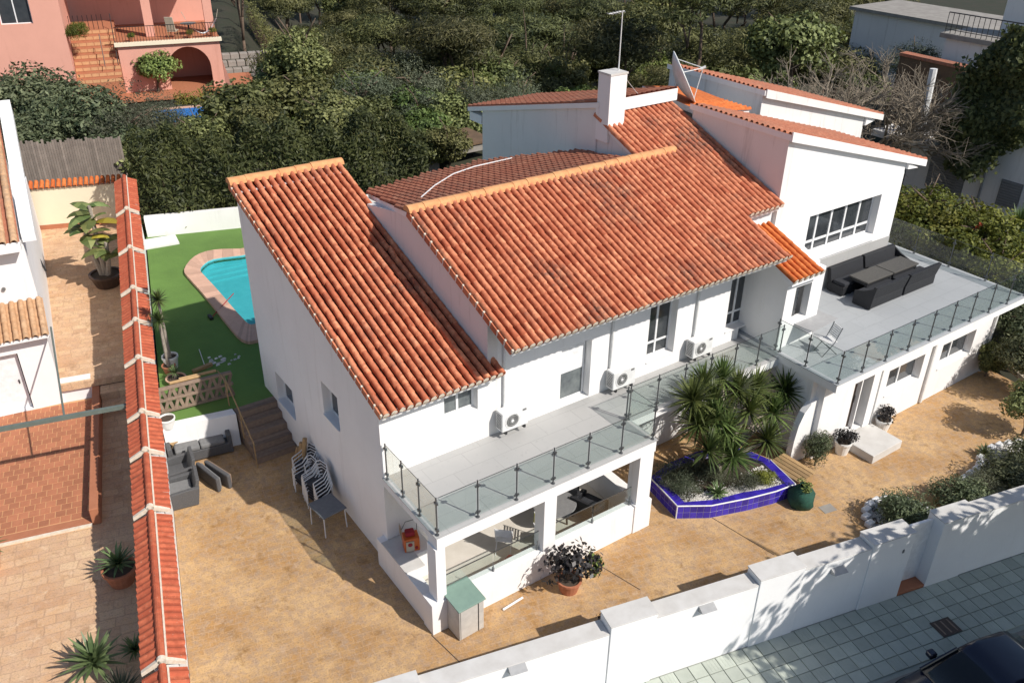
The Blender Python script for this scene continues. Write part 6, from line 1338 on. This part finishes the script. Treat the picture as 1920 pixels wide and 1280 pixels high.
# ================================================================ pink house
VP = 49.0; ZG_ = 2.0
ph = thing('pink_house', S2W(-3, VP, ZG_), -TH, 'salmon pink house with arched terrace and outdoor stairs at the top left', 'house')
def A2(px, py, v=VP):
    d = Vector(_fw*FOC+_r*(px-960)-_u*(py-640)); n = Vector((ST, CT, 0)); c = Vector(CAM); t = (v-c.dot(n))/d.dot(n); p = W2S(c+d*t); return Vector((p.x+3, p.y-VP, p.z-ZG_))
sl_, sr_ = A2(218, 80), A2(412, 72); zs_ = (sl_.z+sr_.z)/2
mb = MB(); ac = A2(358, 160); ar = 1.35; aT = A2(345, 88).z; cx_ = A2(345, 120).x+.35
N_ = 14; arc = [(cx_+ar*math.cos(math.pi*k/N_), (aT-ar)+ar*math.sin(math.pi*k/N_)) for k in range(N_+1)]
x0, x1 = sl_.x, sr_.x-.05
mb.prism([(x0, 0, -.6), (cx_-ar, 0, -.6), (cx_-ar, 0, aT-ar), (x0, 0, aT-ar)], (0, .45, 0)); mb.prism([(cx_+ar, 0, -.6), (x1, 0, -.6), (x1, 0, aT-ar), (cx_+ar, 0, aT-ar)], (0, .45, 0))
mb.prism([(x0, 0, aT-ar), (cx_-ar, 0, aT-ar), (cx_-ar, 0, zs_-.2), (x0, 0, zs_-.2)], (0, .45, 0)); mb.prism([(cx_+ar, 0, aT-ar), (x1, 0, aT-ar), (x1, 0, zs_-.2), (cx_+ar, 0, zs_-.2)], (0, .45, 0))
for k in range(N_): a, b = arc[k], arc[k+1]; mb.prism([(b[0], 0, b[1]), (a[0], 0, a[1]), (a[0], 0, zs_-.2), (b[0], 0, zs_-.2)], (0, .45, 0))
mb.prism([(x1, -.01, -.6), (x1+.55, -.3, -.6), (x1+.02, -.01, 1.6)], (0, .4, 0)); mb.box((x1-.4, .45, -.6), (x1, 6, zs_-.2)); mb.box((x0, .45, -.6), (x0+.4, 6, zs_-.2)); mb.box((x0+.4, 3.4, -.6), (x1-.4, 3.8, zs_-.2)); ob('terrace_wall', mb, M['pink'], ph)
mb = MB(); mb.box((x0-.15, -.2, zs_-.2), (x1+.15, .25, zs_)); ob('cornice', mb, M['cream'], ph); mb = MB(); mb.box((x0-.05, .25, zs_-.2), (x1+.05, 7, zs_-.02)); ob('terrace_floor', mb, M['brick_tile'], ph)
mb = MB(); mb.box((x0+.4, .0, -.05), (x1+2.0, 3.4, .03)); mb.box((x0-1, -2.2, -.1), (x1-.2, .0, .02)); ob('ground_floor', mb, M['brick_tile'], ph)
for k in range(36): mb = MB(); x = x0+.05+k*(x1-x0-.1)/35; mb.tube((x, .03, zs_), (x, .03, zs_+.95), .014, n=4); ob('baluster', mb, M['black'], ph)
mb = MB(); mb.tube((x0, .03, zs_+.96), (x1, .03, zs_+.96), .025, n=5); mb.tube((x1, .03, zs_+.96), (x1, 5.5, zs_+.96), .025, n=5); ob('rail', mb, M['black'], ph)
# stairs
xs0, xs1 = A2(130, 80).x, x0-.02; ns_ = 9
for k in range(ns_):
    mb = MB(); z1 = .9+(k+1)*(zs_+.6-.9)/ns_; mb.box((xs0, .9+k*.33-1.8, -.6), (xs1, .9+(k+1)*.33-1.8+(3 if k == ns_-1 else -.002), z1)); stp = ob('step', mb, M['brick_tile'], ph)
    for j in range(6): mb = MB(); w_ = (xs1-xs0)/6; mb.box((xs0+j*w_+.02, .9+k*.33-1.8-.012, z1-.22), (xs0+(j+1)*w_-.02, .9+k*.33-1.8-.001, z1-.03), tint=random.random()); ob('riser_tile', mb, M['brick_grout'], stp)
mb = MB(); mb.tube((xs1-.1, -.8, 2.0), (xs1-.1, 2, zs_+1.5), .03, n=5); mb.tube((xs1-.9, -.6, 1.9), (xs1-.9, .1, zs_+.6), .025, n=5)
for k in range(8): mb.tube((xs0+.1+k*.28, 1.9, zs_+.6), (xs0+.1+k*.28, 1.9, zs_+1.5), .018, n=4)
ob('stair_rail', mb, M['black'], ph)
# left block with window, back wall of terrace
wl0 = A2(-60, 60).x; mb = MB(); wc = [A2(5, 38), A2(65, 38)]; wall_strips(mb, (0, -1.2, 0), (1, 0, 0), (0, .35, 0), wl0, xs0-.02, -1.5, lambda u: 8.2, [(wc[0].x, wc[1].x, wc[0].z-.1, wc[0].z+2.2)]); mb.box((xs0-.35, -.85, -.6), (xs0-.02, 6, 8.2)); mb.box((wl0, 6.8, zs_-.2), (x1+.0, 7.2, 8.6)); ob('wall', mb, M['pink'], ph)
window(ph, (0, -1.2, 0), (1, 0, 0), (0, 1, 0), (wc[0].x, wc[1].x, wc[0].z-.1, wc[0].z+2.2), rec=.2, panes=2, sill=False)
for x in (x0+2.15, x1-.35): mb = MB(); mb.box((x-.28, 1.6, zs_), (x+.28, 2.15, 8.5)); ob('column', mb, M['pink'], ph)
mb = MB(); mb.box((x0-1.5, 1.2, 8.3), (x1+.3, 7.5, 8.6)); ob('porch_roof', mb, M['tile_old'], ph)
# furniture on the pink terrace
t = thing('terrace_chair', S2W(x0-3+3.55, VP+1.0, ZG_+zs_), -TH+2.8, 'cream high backed chair on the pink house terrace', 'chair'); mb = MB(); mb.rbox((-.3, -.3, .38), (.3, .3, .46), .02); ob('seat', mb, M['wickercream'], t); mb = MB(); mb.prism([(-.3, .26, .46), (.3, .26, .46), (.27, .5, 1.35), (-.27, .5, 1.35)], (0, .06, 0)); ob('backrest', mb, M['wickercream'], t, bevel=.02)
for x in (-.26, .26):
    for y in (-.26, .26): mb = MB(); mb.tube((x, y, 0), (x, y, .4), .025, n=5); ob('leg', mb, M['wood_warm'], t)
t = thing('round_table', S2W(x0-3+4.6, VP+1.6, ZG_+zs_), 0, 'dark round table on the pink house terrace', 'table'); mb = MB(); mb.lathe([(.5, .7), (.52, .73)], n=16); ob('tabletop', mb, M['slate_cush'], t); mb = MB(); mb.tube((0, 0, 0), (0, 0, .7), .06, n=8); ob('leg', mb, M['dark'], t)
t = thing('hammock', S2W(x1-3-.9, VP+.6, ZG_+zs_+.55), -TH+.15, 'white hammock slung at the corner of the pink house terrace', 'hammock'); mb = MB(); n = 10; v = []
for k in range(n+1):
    u = k/n; z = .8*(2*u-1)**2-.15
    for q in range(5): a = (q-2)*.35; v.append((-1.0+2.0*u, .3*math.sin(a)*(1-.6*abs(2*u-1)), z-.25*math.cos(a)*(1-.6*abs(2*u-1))))
mb.add(v, [(k*5+q, k*5+q+1, (k+1)*5+q+1, (k+1)*5+q) for k in range(n) for q in range(4)]); ob('cloth', mb, M['pvc'], t); mb = MB(); mb.tube((-1, 0, .6), (-1.2, 0, 1.1), .02, n=5); mb.tube((1, 0, .6), (1.15, 0, 1.1), .02, n=5); ob('rope', mb, M['wickercream'], t)
p = S2W(xs0-3+.6, VP-.6, ZG_+zs_+.5); tree('shrub', 'lime', p, .9, .6, 'leafy climber tumbling over the head of the pink house stairs', 'climber', trunk=False)
# blue pool cover and beds below
p = at(370, 215, z=1.95); t = thing('covered_pool', (p.x, p.y, 1.75), -TH, 'bright blue covered pool half hidden behind shrubs', 'pool'); mb = MB(); mb.rbox((-2.6, -1.5, 0), (2.6, 1.7, .22), .05); ob('cover', mb, M['bluecover'], t); mb = MB()
for a, b in (((-2.9, -1.8), (2.9, -1.502)), ((-2.9, 1.702), (2.9, 2.0)), ((-2.9, -1.5), (-2.602, 1.7)), ((2.602, -1.5), (2.9, 1.7))): mb.box((*a, 0), (*b, .26))
ob('coping', mb, M['coping'], t)
p = at(390, 183, z=2.0); hedge('flower_border', Vector((p.x-2.2, p.y-.2, 1.8)), Vector((p.x+3.0, p.y-1.2, 1.8)), .8, .5, 'leaf_lime', 'low yellow green border between pink house and blue pool', 1500, .2, ragged=.1, cat='border')
p = at(455, 110, z=3.0); t = thing('stone_steps', (p.x, p.y, 1.8), -TH, 'rough pale stone retaining steps right of the pink house', 'wall')
for r_ in range(4):
    for k in range(6): mb = MB(); mb.rbox((-1.6+k*.62+random.uniform(-.03, .03)+.3*(r_ % 2), r_*.5, r_*.42-.4), (-1.6+k*.62+.58+.3*(r_ % 2), r_*.5+.6, r_*.42), .05, tint=random.random()); ob('stone', mb, M['concrete'], t)
# ================================================================ car at the kerb
car = thing('parked_car', S2W(11.45, -5.95, ZS-.16), -TH, 'dark navy car parked at the kerb in the bottom right corner', 'car')
def loft(secs, M_=None):
    mb = MB(); n = len(secs[0])
    for s_ in secs: mb.v += [tuple(p) for p in s_]
    for k in range(len(secs)-1):
        for i in range(n-1): mb.f.append((k*n+i, (k+1)*n+i, (k+1)*n+i+1, k*n+i+1)); mb.t.append(.5); mb.m.append(0)
    mb.f.append(tuple(range(n))); mb.f.append(tuple(range((len(secs)-1)*n+n-1, (len(secs)-1)*n-1, -1))); mb.t += [.5, .5]; mb.m += [0, 0]; return mb
def sec(x, w, top, z0=.22): return [(x, -w, z0), (x, -w*1.02, top*.55), (x, -w*.97, top*.88), (x, -w*.84, top), (x, 0, top+.03), (x, w*.84, top), (x, w*.97, top*.88), (x, w*1.02, top*.55), (x, w, z0)]
mb = loft([sec(-2.15, .55, .62, .3), sec(-2.0, .76, .72), sec(-1.5, .86, .82), sec(-.9, .89, .92), (sec(.0, .9, .97)), sec(1.2, .9, .98), sec(1.9, .86, .95), sec(2.1, .78, .8, .3)]); o = ob('body', mb, M['car'], car, smooth=True)
def gsec(x, w0, w1, z0, z1): return [(x, -w0, z0), (x, -w1, z1*.93+z0*.07), (x, -w1*.8, z1), (x, 0, z1+.025), (x, w1*.8, z1), (x, w1, z1*.93+z0*.07), (x, w0, z0)]
mb = loft([gsec(-1.02, .80, .78, .90, .93), gsec(-.15, .85, .66, .93, 1.40), gsec(.4, .86, .67, .94, 1.455), gsec(1.2, .86, .66, .94, 1.42), gsec(1.95, .8, .7, .92, 1.0)]); o = ob('cabin_glass', mb, M['carglass'], car, smooth=True)
mb = loft([gsec(-.12, .70, .655, 1.36, 1.42), gsec(.4, .72, .67, 1.40, 1.475), gsec(1.2, .71, .66, 1.37, 1.44), gsec(1.42, .7, .66, 1.3, 1.36)]); ob('roof_panel', mb, M['car'], car, smooth=True)
for sg in (-1, 1):
    mb = MB(); mb.path([(-1.02, sg*.79, .93), (-.15, sg*.68, 1.39)], .035, 6); ob('pillar', mb, M['car'], car); mb = MB(); mb.rbox((-.62, sg*.9-.02, .93), (-.42, sg*1.06+.02, 1.1), .04); ob('mirror', mb, M['car'], car)
    mb = MB(); mb.rbox((-2.08, sg*.66-.13, .58), (-1.86, sg*.66+.13, .70), .03); ob('headlight', mb, M['acw'], car)
    for x in (-1.32, 1.3):
        mb = MB(); mb.tube((x, sg*.70, .32), (x, sg*.91, .32), .32, n=20); wh = ob('wheel', mb, M['rubber'], car); mb = MB(); mb.tube((x, sg*.905, .32), (x, sg*.925, .32), .2, n=14); ob('rim', mb, M['steel'], wh)
    mb = MB(); mb.path([(-.9, sg*.15, .955), (-.75, sg*.6, 1.02)], .012, 4); ob('wiper', mb, M['black'], car)
    for x in (-.35, .6): mb = MB(); mb.rbox((x, sg*.905-.012, .80), (x+.16, sg*.905+.012, .83), .008); ob('door_handle', mb, M['steel'], car)
# ================================================================ street tree that shades the pavement
for k, (s, v, z, cr) in enumerate(((15.2, -9.2, 5.6, 3.7), (20.6, -8.8, 5.4, 3.8))):
    p = S2W(s, v, ZS-.1); tree('street_tree', 'dense', p, cr, z-ZS, ['leafy street tree shading the pavement and parked car', 'second leafy street tree farther along the road'][k], 'tree', 'street trees')
# small extras: cables on the roofs
mb = MB(); P_ = [on_back(*q)+Vector((0, 0, .07)) for q in ((790, 374), (815, 352), (850, 330), (890, 316), (960, 300))]; mb.path(P_, .018, 5); ob('roof_cable', mb, M['pvc'], label='pale cable lying across the old rear roof slope', cat='cable')
mb = MB(); a = Vector((cx+.25, 8.0, c0.z+.02)); b = Vector((dish.location.x-.3, 9.2, dish.location.z+.35)); mb.path([a.lerp(b, k/6)-Vector((0, 0, .5*math.sin(math.pi*k/6)*.6)) for k in range(7)], .012, 4); ob('aerial_cable', mb, M['acw'], label='slack white cable from the chimney to the satellite dish', cat='cable')
# little grey outbuilding between thicket and the rear block, and shrubs round it
p = at(860, 322, z=1.5); ot = thing('outbuilding', (p.x, p.y+.3, 0), 0, 'low shed with brown flat roof half hidden by bushes beside the rear block', 'shed')
mb = MB(); mb.box((-1.6, 0, 0), (-1.0, 2.5, 2.7)); mb.box((-1.0, 0, 2.3), (2.4, .3, 2.7)); mb.box((-1.0, 2.2, 0), (2.4, 2.5, 2.7)); ob('wall', mb, M['concrete'], ot); mb = MB(); mb.box((-1.7, -.1, 2.7), (2.4, 2.6, 2.8)); ob('flat_roof', mb, M['rust'], ot)
for k, (px, py, z, cr, kd) in enumerate(((800, 250, 2.6, 2.0, 'green'), (850, 215, 3.0, 2.3, 'olive'), (720, 275, 2.4, 1.9, 'olive'), (770, 215, 3.0, 2.4, 'green'), (880, 180, 3.2, 2.4, 'green'), (930, 150, 3.2, 2.6, 'olive'), (990, 140, 3.0, 2.5, 'green'), (1060, 145, 2.6, 2.4, 'olive'), (1130, 120, 2.4, 2.5, 'olive'), (1210, 130, 2.2, 2.4, 'green'), (600, 250, 2.8, 2.2, 'green'), (540, 230, 3.0, 2.2, 'olive'), (660, 200, 3.2, 2.4, 'green'))):
    p = at(px, py, z=z); g_ = gz(p.x, p.y); tree('shrub', kd, (p.x, p.y, g_), cr, max(1.0, z-g_), ('first', 'second', 'third', 'fourth')[min(3, k//4)]+' rounded '+TL[kd]+', edge, '+spot((p.x, p.y, z)) if False else ('low ' if z < 2.7 else 'tall ' if z > 3.1 else 'rounded ')+TL[kd]+', edge, '+spot((p.x, p.y, z)), 'shrub', 'thicket shrubs behind the villa')
for k, (fx, fy) in enumerate(((.15, .25), (.72, .25), (.95, .5))):
    x = x0+(x1-x0)*fx; p = S2W(x-3, VP+fy+.1, ZG_+zs_); pot(p, .2, .28, 'terrapot', 'terracotta flower pot on the pink terrace '+('by the stairs', 'before the chair', 'at the corner')[k], group='pots on the pink terrace'); tree('flower', 'lime', p+Vector((0, 0, .2)), .32, .2, 'leafy pot plant on the pink terrace '+('by the stairs', 'before the chair', 'at the corner')[k], 'plant', 'pot plants on the pink terrace', trunk=False)
p = at(165, 130, z=2.6); plant('palm', YR[1], Vector((p.x, p.y, 2.2)), 1.7, 'light green palm fronds at the foot of the pink house stairs', 'palm', stem=.5)
for k, (px, py, z, cr, kd, lab) in enumerate(((845, 262, 3.4, 1.5, 'olive', 'leafy bush beside the left corner of the rear block'), (800, 290, 2.4, 1.5, 'olive', 'low bush just over the eave of the old rear roof'), (1640, 95, 4.2, 2.2, 'olive', 'dry olive bush in front of the grey house'), (1715, 95, 4.6, 1.8, 'grey', 'greyish bush between grey house and rusty wall'), (1560, 120, 3.2, 2.6, 'dark', 'dark bushy tree left of the bare tree'))):
    p = at(px, py, z=z) if px < 1600 else at(px, py, x=38+3*(k == 2)); g_ = gz(p.x, p.y); tree('shrub', kd, (p.x, p.y, g_), cr, min(max(1.0, p.z-g_), 2.4), lab, 'shrub')
p = at(1500, 930, z=.62); t = thing('cuttings', Vector((at(1500, 946, z=0).x, at(1500, 946, z=0).y, .66)), 0, 'green leafy cuttings sticking out of the green sack', 'plant'); o = link('foliage', CR['mix'][0], M['bark'], t); o.location = (0, 0, .08); o.scale = (.3, .3, .16)
